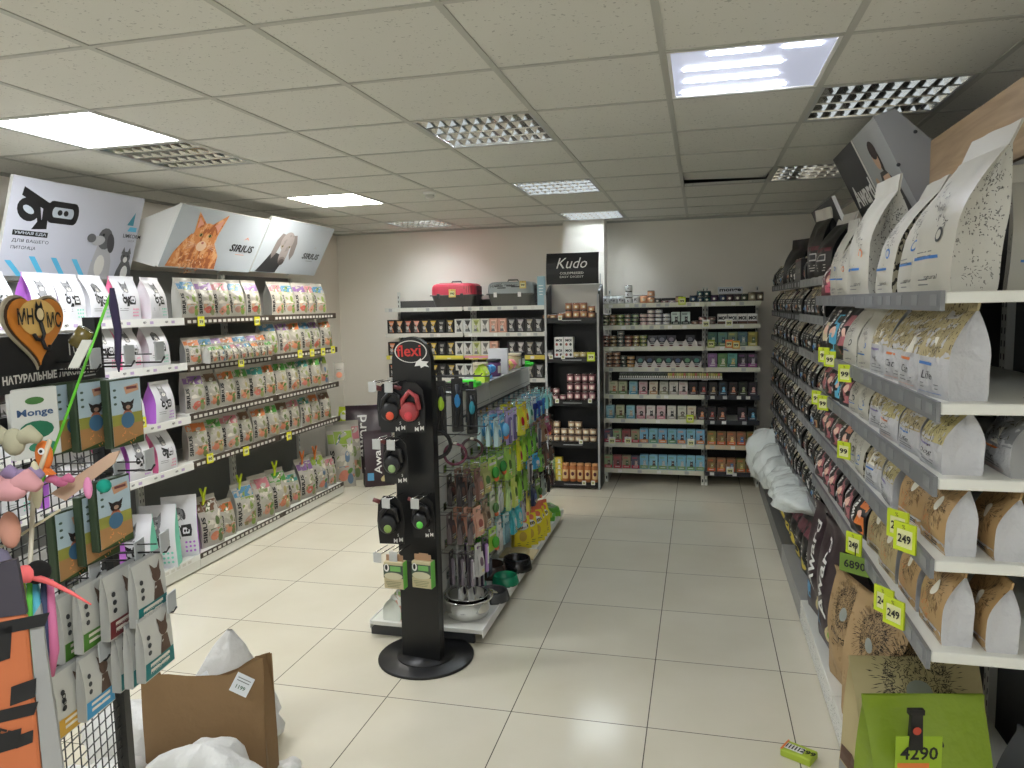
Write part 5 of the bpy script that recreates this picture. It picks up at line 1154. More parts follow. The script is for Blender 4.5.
# top ledge: transparent glass tray items
b = MB(); b.box(-.12, .12, GY0+.35-oy, GY1-.3-oy, 1.322, 1.330, M((200,206,204), .2)); b.obj('top_shelf', e)
TOPZ = 1.3305
def gx(px, X_): r = ray(px, 380); return r.y*(X_/r.x)
tops = [('blue toothed dental toy', 4.72, (70,150,210), 'bone'), ('purple square jar', 4.9, (100,60,110), 'jar'), ('white upright card box', 5.02, (226,226,230), 'box'), ('pink ball', 5.17, (230,120,140), 'ball'), ('yellow ball', 5.28, (230,200,110), 'ball'), ('pink ball on the far side', 5.38, (230,130,150), 'ball'), ('beige treat tub', 5.5, (190,180,140), 'jar'), ('dark treat tub', 5.62, (70,70,60), 'jar'), ('green plastic bowl', 5.3, (100,200,60), 'bowl'), ('bright green slab toy', 5.68, (60,200,60), 'slab'), ('lime soft pack', 4.5, (190,220,60), 'pack'), ('glass tub with beige lid', 4.58, (190,180,150), 'jar'), ('green slab toy near the black stand', 4.22, (70,200,60), 'slab'), ('black tray', 4.05, (26,26,28), 'slab')]
for nm, y, c, k in tops:
    m_ = M(c, .35); b = MB(); zz = TOPZ; x = GX+.06
    if k == 'bone': b.tube([(-.06,0,.04),(.06,0,.06)], .025, m_); [b.ball((sx*.06, sy*.02, .05+sx*.01), .028, m_) for sx in (-1, 1) for sy in (-1, 1)]; b.box(-.03,.03,-.03,.03,0,.02,m_); zz += .06
    elif k == 'jar': b.lathe([(.045,0),(.048,.01),(.048,.085),(.04,.095),(1e-6,.096)], m_, 14); b.lathe([(.05,.0965),(.05,.115),(1e-6,.116)], M((40,40,44) if c[0] < 150 else (206,196,170), .4), 14); b.rect(canv(.048), -.035, .035, .02, .07, OFFW, .001, 6, 1)
    elif k == 'box': b.box(-.015,.015,-.07,.07,0,.18,m_,.002); b.lines(flat(-.07), 0, .1, .02, 3, .02, GREY, .005)
    elif k == 'ball': b.ball((0,0,.04), .04, m_, 16); [b.ball((.04*math.cos(a), .04*math.sin(a), .04), .008, m_, 6) for a in (0,1,2,3,4,5)]
    elif k == 'bowl': b.lathe([(.05,0),(.07,.02),(.085,.06),(.08,.06),(.06,.02),(1e-6,.015)], m_, 18); b.ball((.02,0,.05), .03, M((160,220,70), .4)); zz += .05
    elif k == 'slab': b.box(-.05,.05,-.10,.10,0,.03,m_,.008); b.box(-.03,.03,-.07,.07,.03,.04,M(tuple(min(255, int(v*1.2)+10) for v in c), .3),.003); zz += .0
    elif k == 'pack': g = Bag(.12,.07,.11,0,2); g.build(b, m_, m_); b.lines(g.front, 0, .06, .08, 2, .02, WHITE, .006)
    if k == 'bowl': x = GX-.05
    thing(b.obj('pet_toy' if k in ('bone','ball','slab') else ('pet_bowl' if k == 'bowl' else 'pet_product'), None, (x+(.0 if k != 'pack' else .03), y, zz if k not in ('bone','bowl') else TOPZ), PI/2), '%s on top of the middle gondola' % nm, 'pet toy' if k in ('bone','ball','slab') else 'pet product')
# hooks with packs: each hook a thing, each pack a thing
def hookmesh(L):
    def f():
        b = MB(); b.tube([(0,0,0),(0,-L,0),(0,-L-.01,.012)], .0026, STEEL, 6); b.tube([(0,0,.018),(0,-L+.02,.018)], .0018, STEEL, 6); b.box(-.022, .022, -.002, .004, -.012, .03, STEEL); return b.mesh('display_hook')
    return memo(('hook', L), f)
def pack_mesh(kind, c1, c2, w=.08, h=.16):
    def f():
        b = MB(); t = .012; A, B_ = M(tuple(min(235, int(v*1.12)+8) for v in c1), .16), M(c2, .2)
        # card with a euro hole, origin at the hole, hangs down
        b.box(-w/2, -.012, -t*.12, t*.12, -.012, .02, A); b.box(.012, w/2, -t*.12, t*.12, -.012, .02, A); b.box(-.012, .012, -t*.12, t*.12, .006, .02, A); b.box(-w/2, w/2, -t*.12, t*.12, -h, -.012, A)
        sf = flat(-t*.12, 0, -h)
        if kind == 'pack':
            g = Bag(w*.96, .02, h*.8, 0, 2, seal=.06); 
            b.X = Matrix.Translation((0, -.012, -h)); g.build(b, A, A, nx=4, nz=5); gf = g.front
            b.ell(gf, 0, h*.5, w*.3, h*.16, B_); b.lines(gf, 0, h*.3, w*.7, 2, h*.08, OFFW, h*.03); b.ell(gf, w*.1, h*.18, w*.18, h*.06, M((226,206,120), .4), .002); b.X = None
        elif kind == 'brush':
            b.tube([(0,-.012,-h*.95),(0,-.014,-h*.45)], [.008,.011], B_, 8); b.box(-w*.35, w*.35, -.026, -.004, -h*.45, -h*.18, B_, .006); b.lines(sf, 0, h*.1, w*.6, 1, .02, OFFW, .01)
        elif kind == 'comb':
            b.box(-w*.16, w*.16, -.02, -.002, -h*.96, -h*.12, B_, .006); b.box(-w*.1, w*.1, -.022, -.02, -h*.7, -h*.2, M((225,225,228), .2, 0), .0004)
        elif kind == 'toy':
            b.ball((0,-.022,-h*.55), w*.3, B_, 12, (1,.7,1.2)); b.ball((w*.1,-.022,-h*.85), w*.18, M((230,120,70), .4), 10, (1,.8,1)); b.rect(sf, -w*.4, w*.4, h*.78, h*.9, OFFW, .001, 1, 1)
        elif kind == 'syr':
            for q in (-1, 0, 1): b.tube([(q*w*.25,-.01,-h*.95),(q*w*.25,-.01,-h*.25)], .006, B_, 6); b.ball((q*w*.25,-.01,-h*.25), .009, B_, 6)
        return b.mesh('hanging_pack')
    return memo(('pk', kind, c1, c2, w, h), f)
HK = 0
ROWS = [ # z of hook, list of (y, kind, c1, c2, w, h, colourname)
 (1.12, [(4.28,'pack',(180,206,220),(110,180,220),.10,.15,'pale blue'), (4.42,'toy',(90,170,220),(120,190,230),.12,.14,'blue'), (4.58,'comb',(170,160,196),(120,110,150),.09,.20,'lilac'), (4.72,'comb',(176,166,200),(100,96,130),.09,.20,'lilac'), (4.88,'pack',(226,214,60),(190,50,50),.09,.19,'yellow'), (5.02,'pack',(230,180,50),(200,60,50),.08,.17,'orange'), (5.16,'pack',(160,206,190),(60,140,110),.09,.15,'mint'), (5.32,'brush',(190,210,214),(40,60,130),.08,.17,'navy'), (5.47,'brush',(120,180,210),(40,70,150),.09,.16,'blue'), (5.62,'brush',(150,200,220),(60,120,190),.09,.16,'sky blue'), (5.78,'pack',(130,206,210),(60,150,90),.10,.13,'turquoise'), (5.92,'pack',(160,210,220),(80,160,120),.10,.13,'aqua')]),
 (.90, [(3.72,'pack',(60,56,56),(120,90,80),.08,.15,'charcoal'), (3.86,'pack',(120,90,80),(180,120,100),.08,.15,'russet'), (4.0,'pack',(150,150,96),(80,120,60),.09,.15,'olive'), (4.18,'toy',(160,190,90),(60,150,60),.10,.13,'green'), (4.36,'toy',(120,160,90),(50,130,60),.10,.13,'green'), (4.52,'pack',(150,190,80),(90,120,50),.07,.19,'lime'), (4.66,'pack',(140,170,90),(220,220,180),.07,.19,'green'), (4.82,'pack',(214,214,50),(190,60,60),.07,.2,'yellow'), (4.98,'pack',(150,196,60),(60,120,50),.09,.17,'lime'), (5.14,'pack',(120,180,50),(60,110,40),.10,.16,'green'), (5.3,'pack',(96,150,60),(40,90,40),.10,.16,'green'), (5.48,'comb',(190,190,190),(90,90,100),.08,.18,'grey'), (5.64,'pack',(150,120,96),(120,60,50),.08,.15,'brown'), (5.8,'toy',(180,110,130),(150,60,90),.08,.14,'pink'), (5.94,'pack',(120,80,66),(206,170,130),.08,.14,'brown')]),
 (.69, [(3.70,'pack',(90,80,80),(150,110,100),.08,.14,'mauve'), (3.84,'pack',(196,150,130),(160,90,80),.09,.14,'salmon'), (4.0,'pack',(130,110,90),(90,70,50),.08,.14,'brown'), (4.16,'toy',(170,180,150),(80,120,70),.09,.13,'sage'), (4.34,'syr',(206,210,206),(190,196,190),.08,.15,'clear'), (4.5,'pack',(170,196,130),(80,120,60),.08,.18,'pale green'), (4.66,'pack',(190,200,100),(90,120,60),.07,.2,'lime'), (4.84,'pack',(130,176,60),(60,100,40),.08,.2,'green'), (5.0,'pack',(110,150,60),(190,190,160),.08,.17,'green'), (5.16,'comb',(190,190,186),(90,86,90),.08,.16,'grey'), (5.34,'pack',(70,160,210),(226,226,226),.1,.09,'bright blue'), (5.52,'pack',(120,170,70),(60,100,40),.09,.15,'green'), (5.72,'pack',(100,76,66),(160,100,80),.09,.15,'brown'), (5.92,'pack',(90,70,62),(150,110,90),.08,.15,'brown')]),
 (.48, [(3.70,'comb',(60,56,60),(150,140,150),.07,.18,'dark grey'), (3.84,'pack',(190,190,186),(120,100,110),.07,.16,'grey'), (3.98,'comb',(40,38,44),(190,150,210),.08,.2,'black and lilac'), (4.14,'toy',(150,190,70),(70,160,50),.10,.12,'green'), (4.3,'syr',(200,204,200),(200,196,190),.08,.18,'clear'), (4.46,'syr',(170,200,206),(120,160,170),.08,.18,'aqua'), (4.62,'pack',(70,170,180),(200,220,220),.08,.16,'teal'), (4.76,'pack',(80,180,190),(200,220,220),.08,.16,'teal'), (4.9,'pack',(170,170,180),(110,100,120),.08,.15,'grey'), (5.06,'pack',(200,190,90),(110,150,60),.08,.15,'yellow'), (5.24,'pack',(50,60,90),(90,110,160),.08,.14,'navy'), (5.42,'toy',(120,150,80),(70,110,50),.08,.14,'green'), (5.6,'pack',(150,160,150),(90,100,96),.08,.15,'grey'), (5.8,'pack',(44,40,42),(110,60,60),.09,.17,'black'), (5.95,'pack',(60,46,46),(120,90,80),.08,.15,'dark brown')]),
 (.29, [(3.86,'pack',(200,200,196),(90,80,90),.06,.15,'grey'), (3.98,'comb',(210,206,216),(60,56,66),.06,.17,'white'), (4.08,'comb',(206,196,216),(80,70,90),.06,.17,'white and lilac'), (4.26,'syr',(120,130,140),(90,96,110),.08,.13,'grey')])]
PZ = ['top','second','third','fourth','lowest']
for r, (z, items) in enumerate(ROWS):
    for i, (y, kind, c1, c2, w, h, nm) in enumerate(items):
        L = .20 if r < 4 else .14
        thing(put('display_hook', hookmesh(L), None, (GX+.0535, y, z), PI/2), 'steel hook, %s from near end, %s row of the gondola' % (ORD[i], PZ[r]), 'hook', 'display hooks on the gondola')
        n = 3 if r < 4 else 2
        if c1 == (60,46,46): n = 2
        for q in range(n):
            x = GX+.0535+L-.015-q*.055
            thing(put('hanging_pack', pack_mesh(kind, c1, c2, w, h), None, (x, y+rnd.uniform(-.006, .006), z-.003), PI/2+rnd.uniform(-.25, .1)), '%s hanging pack, %s on hook, %s from near end, %s gondola row' % (nm, ['front','middle','back'][q], ORD[i], PZ[r]), 'hanging pack', 'packs hanging on the gondola')
# deck contents
def deck(me, nm, label, cat, x, y, rz=0, z=.1005): return thing(put(nm, me, None, (x, y, z), rz), label, cat)
b = MB(); b.lathe([(.09,0),(.115,.01),(.125,.05),(.13,.105),(.145,.11),(.145,.114),(.128,.113),(.12,.06),(.108,.015),(1e-6,.012)], CHROME, 36); b.tube([(.0,-.145,.10),(.03,-.175,.095),(-.03,-.175,.095),(0,-.145,.10)], .004, CHROME, 6)
deck(b.mesh('pet_bowl'), 'pet_bowl', 'large shiny steel bowl at the near end of the gondola deck', 'pet bowl', -1.245, 3.80, 2.4)
b = MB(); b.lathe([(.08,0),(.10,.01),(.105,.05),(.108,.09),(.12,.094),(.12,.098),(.106,.095),(.10,.05),(1e-6,.014)], CHROME, 30)
deck(b.mesh('pet_bowl'), 'pet_bowl', 'smaller steel bowl nested in the large steel bowl', 'pet bowl', -1.245, 3.80, 0, .128)
def bowl(c, r, h, nm, x, y, label):
    b = MB(); b.lathe([(r,0),(r*1.0,.006),(r*.86,h),(r*.80,h+.003),(r*.74,h-.004),(r*.62,.014),(1e-6,.012)], M(c, .2), 28); deck(b.mesh('pet_bowl'), 'pet_bowl', label, 'pet bowl', x, y)
bowl((60,60,62), .10, .05, '', -1.17, 4.05, 'grey shallow bowl behind the steel bowls on the deck'); bowl((110,170,150), .078, .05, '', -1.31, 4.15, 'pale mint bowl on the gondola deck near the panel')
bowl((20,120,84), .085, .05, '', -1.16, 4.30, 'green plastic bowl on the gondola deck'); bowl((56,40,34), .11, .07, '', -1.29, 4.42, 'dark brown bowl on the gondola deck'); bowl((20,18,20), .10, .075, '', -1.15, 4.56, 'black glossy bowl on the edge of the gondola deck')
b = MB(); b.box(-.12,.12,-.1,.1,0,.012,M((206,190,150), .5),.004); b.lathe([(.07,.012),(.075,.03),(.06,.03),(1e-6,.02)], M((200,184,140), .5), 20)
deck(b.mesh('pet_mat'), 'pet_mat', 'beige flat feeding mat between bowls and yellow pouches', 'mat', -1.2, 4.83)
def yel(seed):
    def f():
        g = Bag(.13,.07,.25,.01,seed,seal=.1); b = MB(); g.build(b, M((222,206,40), .35), M((206,186,40), .35), seal=M((210,110,80), .4)); sf = g.front
        b.text(sf, 'Smile' if 0 else 'Slim', 0, .16, .03, M((40,50,90), .4), .002, .2, bold=.05, w=.09); b.ell(sf, 0, .16, .05, .025, M((230,230,225), .4), .001); b.ell(sf, .0, .09, .03, .035, M((190,160,60), .4)); b.lines(sf, 0, .04, .09, 2, .014, M((60,80,60), .4), .004); b.ell(sf, .02, .2, .025, .018, M((210,110,80), .4)); return b.mesh('treat_pouch')
    return memo(('yel', seed), f)
for i, (x, y) in enumerate([(-1.22, 4.98), (-1.19, 5.06), (-1.16, 5.15), (-1.16, 5.24), (-1.15, 5.33), (-1.24, 5.3)]):
    thing(put('treat_pouch', yel(i % 3), None, (x, y, .1005), .55+.1*i), 'bright yellow treat pouch on the deck, %s from the near end of six' % ORD[i], 'treat pouch', 'yellow pouches on the gondola deck')
b = MB(); g = Bag(.12,.08,.12,.0,2); g.build(b, M((120,90,86), .4), M((90,70,70), .4)); b.ell(g.front, 0, .06, .035, .035, OFFW)
deck(b.mesh('treat_pouch'), 'treat_pouch', 'small mauve-brown pouch lying after the yellow pouches', 'treat pouch', -1.19, 5.46, .8)
for i, (x, y, c, z) in enumerate([(-1.22,5.60,(150,180,60),0), (-1.18,5.72,(96,170,60),0), (-1.17,5.86,(110,180,50),0), (-1.21,5.66,(190,200,70),.041), (-1.19,5.80,(90,160,60),.041)]):
    b = MB(); b.box(-.06,.06,-.085,.085,0,.04,M(c, .4),.003); sf = lambda x_, z_, o=0: Vector((x_, z_, .04+o)); b.rect(sf, -.045, .045, -.03, .05, M((206,210,200), .4), .001, 1, 1); b.ell(sf, .0, .01, .03, .02, printmix('meadow', [(90,150,60), (60,110,40), (180,200,90)], 80), .002)
    b.lines(sf, 0, -.06, .09, 1, .01, WHITE, .01)
    thing(b.obj('grass_box', None, (x, y, .1005+z), .15*i), 'flat green cat grass box, %s from the near end on the far deck' % ORD[i], 'box', 'green grass boxes on the deck')
# left deck: a few crumpled packs
for i, (y, c) in enumerate([(3.72,(216,220,210)), (3.9,(190,210,180)), (4.15,(214,190,180)), (4.5,(150,190,120)), (4.9,(210,200,150)), (5.3,(190,150,140)), (5.7,(120,160,190))]):
    b = MB(); g = Bag(.17,.1,.14,.0,i); g.build(b, printmix('packs%d' % i, [c, (226,226,220), (200,150,130), (140,180,110)], 35), M(c, .4))
    thing(b.obj('treat_pouch', None, (GX-.2, y, .1005), -PI/2), 'patterned pouch, %s from near on the left gondola deck' % ORD[i], 'treat pouch', 'pouches on the left gondola deck')
# leads and lead-like goods at the near end of the gondola
def lead(label, col, accent, x, y, z, L=.26, rz=0, tilt=.1):
    e = empty('dog_lead', label, 'dog lead', (x, y, z), rz); b = MB()
    b.box(-.03, .03, -.012, .0, -L, -.02, M((28,28,30), .4), .004); b.box(-.012,.012,-.008,-.004,-.02,.02,M((28,28,30), .4)); b.obj('backing_card', e)
    b = MB(); b.tube([(0,-.022,-.05),(.012,-.024,-L*.4),(-.008,-.024,-L*.9)], [.012,.016,.012], M(col, .4), 8); b.obj('grip', e)
    b = MB(); b.ball((.0,-.034,-L*.45), .017, M(accent, .4), 10, (1,.5,2.2)); b.obj('button', e)
lead('slim retractable lead pack with lime insert beside the black stand', (30,30,34), (170,210,50), -1.27, 3.52, 1.46, .30, .5)
lead('slim retractable lead pack with blue insert beside the black stand', (24,28,36), (50,140,200), -1.22, 3.64, 1.46, .30, .4)
lead('dark slim lead pack with teal insert, farthest of three', (24,26,30), (50,150,170), -1.18, 3.76, 1.39, .26, .4)
for i, (x, y, z, r_, c) in enumerate([(-1.28, 3.46, 1.15, .075, (18,18,18)), (-1.19, 3.50, 1.075, .055, (96,40,60)), (-1.12, 3.56, 1.09, .052, (60,36,40))]):
    b = MB(); pts = [(r_*math.cos(2*PI*k/24)*1.0, -.01*math.sin(4*PI*k/24), r_*math.sin(2*PI*k/24)*.95-r_) for k in range(24)]; b.tube(pts, .010 if i == 0 else .007, M(c, .5), 8, True)
    if i: b.box(-.012,.012,-.012,.012,-r_*.1,.01-.0,STEEL,.003)
    thing(b.obj('dog_collar', None, (x, y, z+.05), .3), ['coiled black collar loop hanging beside the black stand','wine red collar ring hanging behind the black loop','small brown collar ring, outermost of the three'][i], 'collar')
for i, (z, y) in enumerate([(1.46, 3.56), (1.44, 3.72), (1.17, 3.50), (1.19, 3.64), (1.47, 3.43)]):
    b = MB(); b.tube([(0,0,0),(.3,-.02,.004),(.31,-.02,.016)], .003, DGREY, 6); thing(b.obj('display_hook', None, (-1.36, y, z), 0), 'long dark display hook, %s of those beside the black stand' % ORD[i], 'hook', 'long hooks beside the black stand')

# ------------------------------------------------------------------ black lead display column
e = empty('display_stand', 'tall black display column with round base and red lettering', 'display stand', (-1.37, 3.47, 0), -.12)
b = MB(); b.lathe([(.245,0),(.247,.004),(.247,.012),(.243,.016),(1e-6,.016)], M((24,24,25), .4), 48); b.obj('base', e)
b = MB(); b.lathe([(.15,.0165),(.15,.02),(1e-6,.02)], M((20,20,21), .4), 40); b.box(-.10, .10, -.03, .02, .0205, .024, BLACK); b.obj('foot_plate', e)
poly = [(-.108, .021), (.108, .021), (.108, 1.54)]+[(.108*math.cos(a)*1.0, 1.54+.125*math.sin(a)) for a in [PI*k/16 for k in range(1, 16)]]+[(-.108, 1.54)]
b = MB(); b.prism(poly, -.055, -.02, M((20,21,22), .38)); b.obj('front_panel', e)
b = MB(); b.box(-.108, .108, -.0195, .0, .021, 1.5, M((17,17,18), .4), .003); b.box(-.09, .09, -.0558, -.0552, .525, .53, DGREY); b.obj('column', e)
sf = flat(-.055)
b = MB(); n = 40
for k in range(n):
    a0, a1 = 2*PI*k/n, 2*PI*(k+1)/n
    f_ = lambda a, R: sf(R*.09*math.cos(a), 1.592+R*.055*math.sin(a), .0015)
    b.add([f_(a0,1), f_(a1,1), f_(a1,.93), f_(a0,.93)], [(0,1,2,3)], OFFW)
b.text(sf, 'flexi', -.01, 1.597, .058, M((206,60,56), .4), .004, .05, bold=.025, w=.135)
b.poly(sf, [(x_, z_+.092) for x_, z_ in [(.03,1.45),(.055,1.468),(.06,1.455),(.098,1.452),(.085,1.44),(.10,1.425),(.075,1.43),(.055,1.42),(.05,1.432),(.02,1.428)]], WHITE, .003)
b.obj('logo', e)
def prongs(x, z, par):
    b = MB(); b.tube([(x-.02,-.058,z),(x-.02,-.19,z),(x+.02,-.19,z),(x+.02,-.058,z)], .0025, STEEL, 6); b.box(x-.022, x+.022, -.196, -.193, z-.045, z+.005, CLEAR if 0 else M((190,192,190), .4)); b.obj('hook', par)
HKS = [(-.06,1.30),(.045,1.30),(-.06,.93),(.045,.93),(-.065,.585),(.03,.60)]
for x, z in [(-.05,1.45),(-.14,1.45),(-.05,1.17),(-.13,1.17),(-.09,.88),(.07,.89),(-.06,.615),(-.15,.60)]: prongs(x, z, e)
SP = Matrix.Translation((-1.37, 3.47, 0)) @ Matrix.Rotation(-.12, 4, 'Z')
def leash_pack(label, lx, lz, col, acc, s=1, rz=0, ly=-.12):
    p_ = SP @ Vector((lx, ly, lz)); e = empty('retractable_lead', label, 'dog lead', p_, -.12+rz)
    pol = [(-.055*s,-.20*s),(.055*s,-.20*s),(.058*s,-.1*s),(.05*s,-.02*s),(.02*s,.01*s),(-.03*s,.012*s),(-.055*s,-.02*s),(-.062*s,-.1*s)]
    b = MB(); b.prism(pol, -.004, .0, M((24,24,25), .35)); sf2 = flat(-.004)
    b.text(sf2, 'M', .018*s, -.185*s, .018*s, WHITE, .001, bold=.05); b.text(sf2, 'M', .042*s, -.18*s, .018*s, WHITE, .001, bold=.05); b.text(sf2, '5', .03*s, -.16*s, .012*s, WHITE, .001); b.obj('backing_card', e)
    b = MB(); b.lathe([(.001,0),(.036*s,.0),(.042*s,.008),(.04*s,.026),(.03*s,.032),(1e-6,.033)], M(col, .3), 24)
    for i in range(len(b.v)): x, y, z = b.v[i]; b.v[i] = (x-.008*s, -z-.005, y-.11*s)
    pts = [(-.045*s,-.02,-.12*s),(-.035*s,-.022,-.06*s),(-.005*s,-.022,-.025*s),(.028*s,-.022,-.045*s),(.036*s,-.02,-.10*s)]
    b.tube(pts, .011*s, M(col if acc[0] < 200 or col[0] > 60 else (24,24,26), .3), 8); b.obj('lead_body', e)
    b = MB(); b.ball((-.006*s,-.038,-.125*s), .018*s, M(acc, .35), 12, (1,.3,1)); b.obj('brake_button', e)
    b = MB(); b.tube([(-.045*s,-.006,-.015*s),(-.075*s,-.006,-.005*s)], .010*s, M((110,50,50), .4), 8); b.obj('clip', e)
leash_pack('retractable lead pack with orange-red button at the upper left', -0.055, 1.435, (30,30,32), (230,90,60), 1.15, .25, -.15)
leash_pack('retractable lead pack with a pink-red handle loop, upper right', 0.040, 1.435, (170,66,70), (216,70,80), 1.15, .1, -.13)
leash_pack('black retractable lead with pale green button, middle of the stand', -0.050, 1.170, (24,24,26), (150,180,120), 1.1, .1, -.15)
leash_pack('black retractable lead with olive button, lower left of the stand', -0.095, 0.870, (24,24,26), (130,160,80), 1.15, .2, -.14)
leash_pack('black retractable lead with bright green button, lower right', 0.075, 0.880, (26,26,28), (110,220,90), 1.0, .1, -.12)
leash_pack('black retractable lead behind the orange-buttoned one', -0.105, 1.425, (34,34,34), (60,100,60), 1.0, .3, -.10)
def box_pack(label, lx, lz, ly=-.13, rz=0):
    p_ = SP @ Vector((lx, ly, lz)); e = empty('waste_bag_box', label, 'box', p_, -.12+rz); b = MB()
    b.box(-.052, .052, -.045, 0, -.165, -.03, M((196,184,146), .5), .003); sf2 = flat(-.045)
    b.rect(sf2, -.052, .052, -.11, -.045, M((70,84,72), .5), .001, 1, 1); b.ell(sf2, .0, -.1, .05, .018, M((206,200,170), .5), .0016); b.ell(sf2, -.035, -.06, .014, .02, WHITE, .0016); b.ell(sf2, -.036, -.058, .007, .014, INK, .002); b.rect(sf2, -.015, .04, -.075, -.05, M((120,180,100), .5), .002, 1, 1)
    b.lines(sf2, 0, -.13, .09, 4, .008, M((90,110,80), .5), .002); b.box(.0525, .0535, -.045, 0, -.165, -.03, M((110,190,80), .45)); b.obj('carton', e)
    b = MB(); b.box(-.045, .045, -.026, -.024, -.03, .0, M((176,140,110), .5)); b.box(-.02, .03, -.026, -.024, .0, .006, M((176,140,110), .5)); b.obj('hanging_tab', e)
box_pack('cream and green printed box hanging low on the black column, left', -0.060, 0.600, -.16, .08)
box_pack('cream box with green side hanging low on the column, right', 0.070, 0.600, -.11, .02)

# ------------------------------------------------------------------ wire stand in the left foreground
cY, sY = math.cos(YAW), math.sin(YAW)
def W(lat, fwd, z=0): return Vector((lat*cY-fwd*sY, lat*sY+fwd*cY, z))
def onlat(px, py, lat):
    r = ray(px, py); la = r.x*cY+r.y*sY; f_ = -r.x*sY+r.y*cY; t = lat/la; return f_*t, r.z*t+H
LAT = -.97; F1 = onlat(127, 768, LAT)[0]
RZS = YAW                      # panel local: x = lateral, y = forward
F0 = .75
e = empty('wire_display_stand', 'black wire mesh stand crammed with treats and toys, left foreground', 'display stand', W(LAT, F1, 0), RZS)
PL = F0-F1       # local y runs from 0 (far post) to PL (<0, towards us)
zt = 1.80
for y in (0, PL):
    b = MB(); b.box(-.014, .014, y-.014, y+.014, .0, zt, BLKMET); b.obj('post', e)
    b = MB(); b.box(-.22, .22, y-.015, y+.015, -.0, .02, BLKMET); b.obj('foot', e) if 0 else None
for z in (.52, 1.08, 1.60): b = MB(); b.box(-.012, .012, PL+.0145, -.0145, z-.016, z+.016, BLKMET); b.obj('crossbar', e)
b = MB(); nz_ = 36
for k in range(int(-PL/.026)): y = -.02-k*.026; b.box(-.002, .0, y-.0012, y+.0012, .536, 1.75, BLKMET)
for k in range(47): z = .55+k*.026; b.box(.0003, .0023, PL+.015, -.015, z-.0012, z+.0012, BLKMET)
b.obj('wire_mesh', e)
# header sign with heart emblem
hd = MB(); SG = lambda x, z, o=0: Vector((.03+o, x, z))
FO = F1
hd.box(.018, .03, PL, 1.695-FO, 1.662, 1.768, M((20,20,20), .5))
hd.text(SG, 'НАТУРАЛЬНЫЕ ЛАКОМСТВА', 1.523-FO, 1.687, .017, OFFW, .002, bold=.05, w=.315); hd.text(SG, '100%', 1.622-FO, 1.738, .034, M((206,206,196), .5), .002, w=.085); hd.lines(SG, 1.65-FO, 1.671, .05, 1, .01, LGREY, .003)
hd.obj('header_panel', e)
def heart(cx, cz, r, n=48):
    return [(cx+1.12*r*math.sin(t)**3, cz+r/16*(12*math.cos(t)-5*math.cos(2*t)-2*math.cos(3*t)-math.cos(4*t))) for t in [2*PI*k/n for k in range(n)]]
hb = MB()
HX, HZ = 1.467-FO, 1.786
for s_, mt, o in ((.086, M((170,160,140), .4), .006), (.079, M((60,40,26), .4), .010), (.076, M((206,128,50), .4), .012)):
    pts = heart(HX, HZ, s_); vs = [SG(x, z, o) for x, z in pts]+[SG(x, z, o-.004) for x, z in pts]+[SG(HX, HZ, o)]; k = len(pts)
    hb.add(vs, [(i, (i+1) % k, 2*k) for i in range(k)]+[(i, i+k, (i+1) % k+k, (i+1) % k) for i in range(k)], mt)
SC = .78; SG0 = SG; SG = lambda x, z, o=0: SG0(HX+(x-HX)*SC, HZ+(z-HZ)*SC, o)
hb.ell(SG, HX, HZ+.022, .076, .046, M((226,186,110), .4), .014, 24)
hb.text(SG, 'МН', HX-.055, HZ+.025, .04, INK, .017, bold=.03, w=.06); hb.text(SG, 'МС', HX+.058, HZ+.015, .04, INK, .017, bold=.03, w=.06)
hb.ell(SG, HX, HZ+.03, .02, .022, INK, .017); hb.ell(SG, HX, HZ+.03, .014, .015, M((226,206,160), .4), .0185); hb.poly(SG, [(HX-.016,HZ+.045),(HX-.01,HZ+.065),(HX-.002,HZ+.05)], INK, .017); hb.poly(SG, [(HX+.016,HZ+.045),(HX+.01,HZ+.065),(HX+.002,HZ+.05)], INK, .017)
hb.tube([SG(HX-.03,HZ-.02,.018), SG(HX-.02,HZ-.032,.018), SG(HX,HZ-.035,.018), SG(HX+.01,HZ-.02,.018), SG(HX,HZ+.01,.018)], .004, INK, 6); hb.tube([SG(HX,HZ-.035,.018), SG(HX+.01,HZ-.055,.018), SG(HX+.025,HZ-.06,.018), SG(HX+.03,HZ-.05,.018)], .004, INK, 6)
hb.obj('heart_emblem', e); SG = SG0
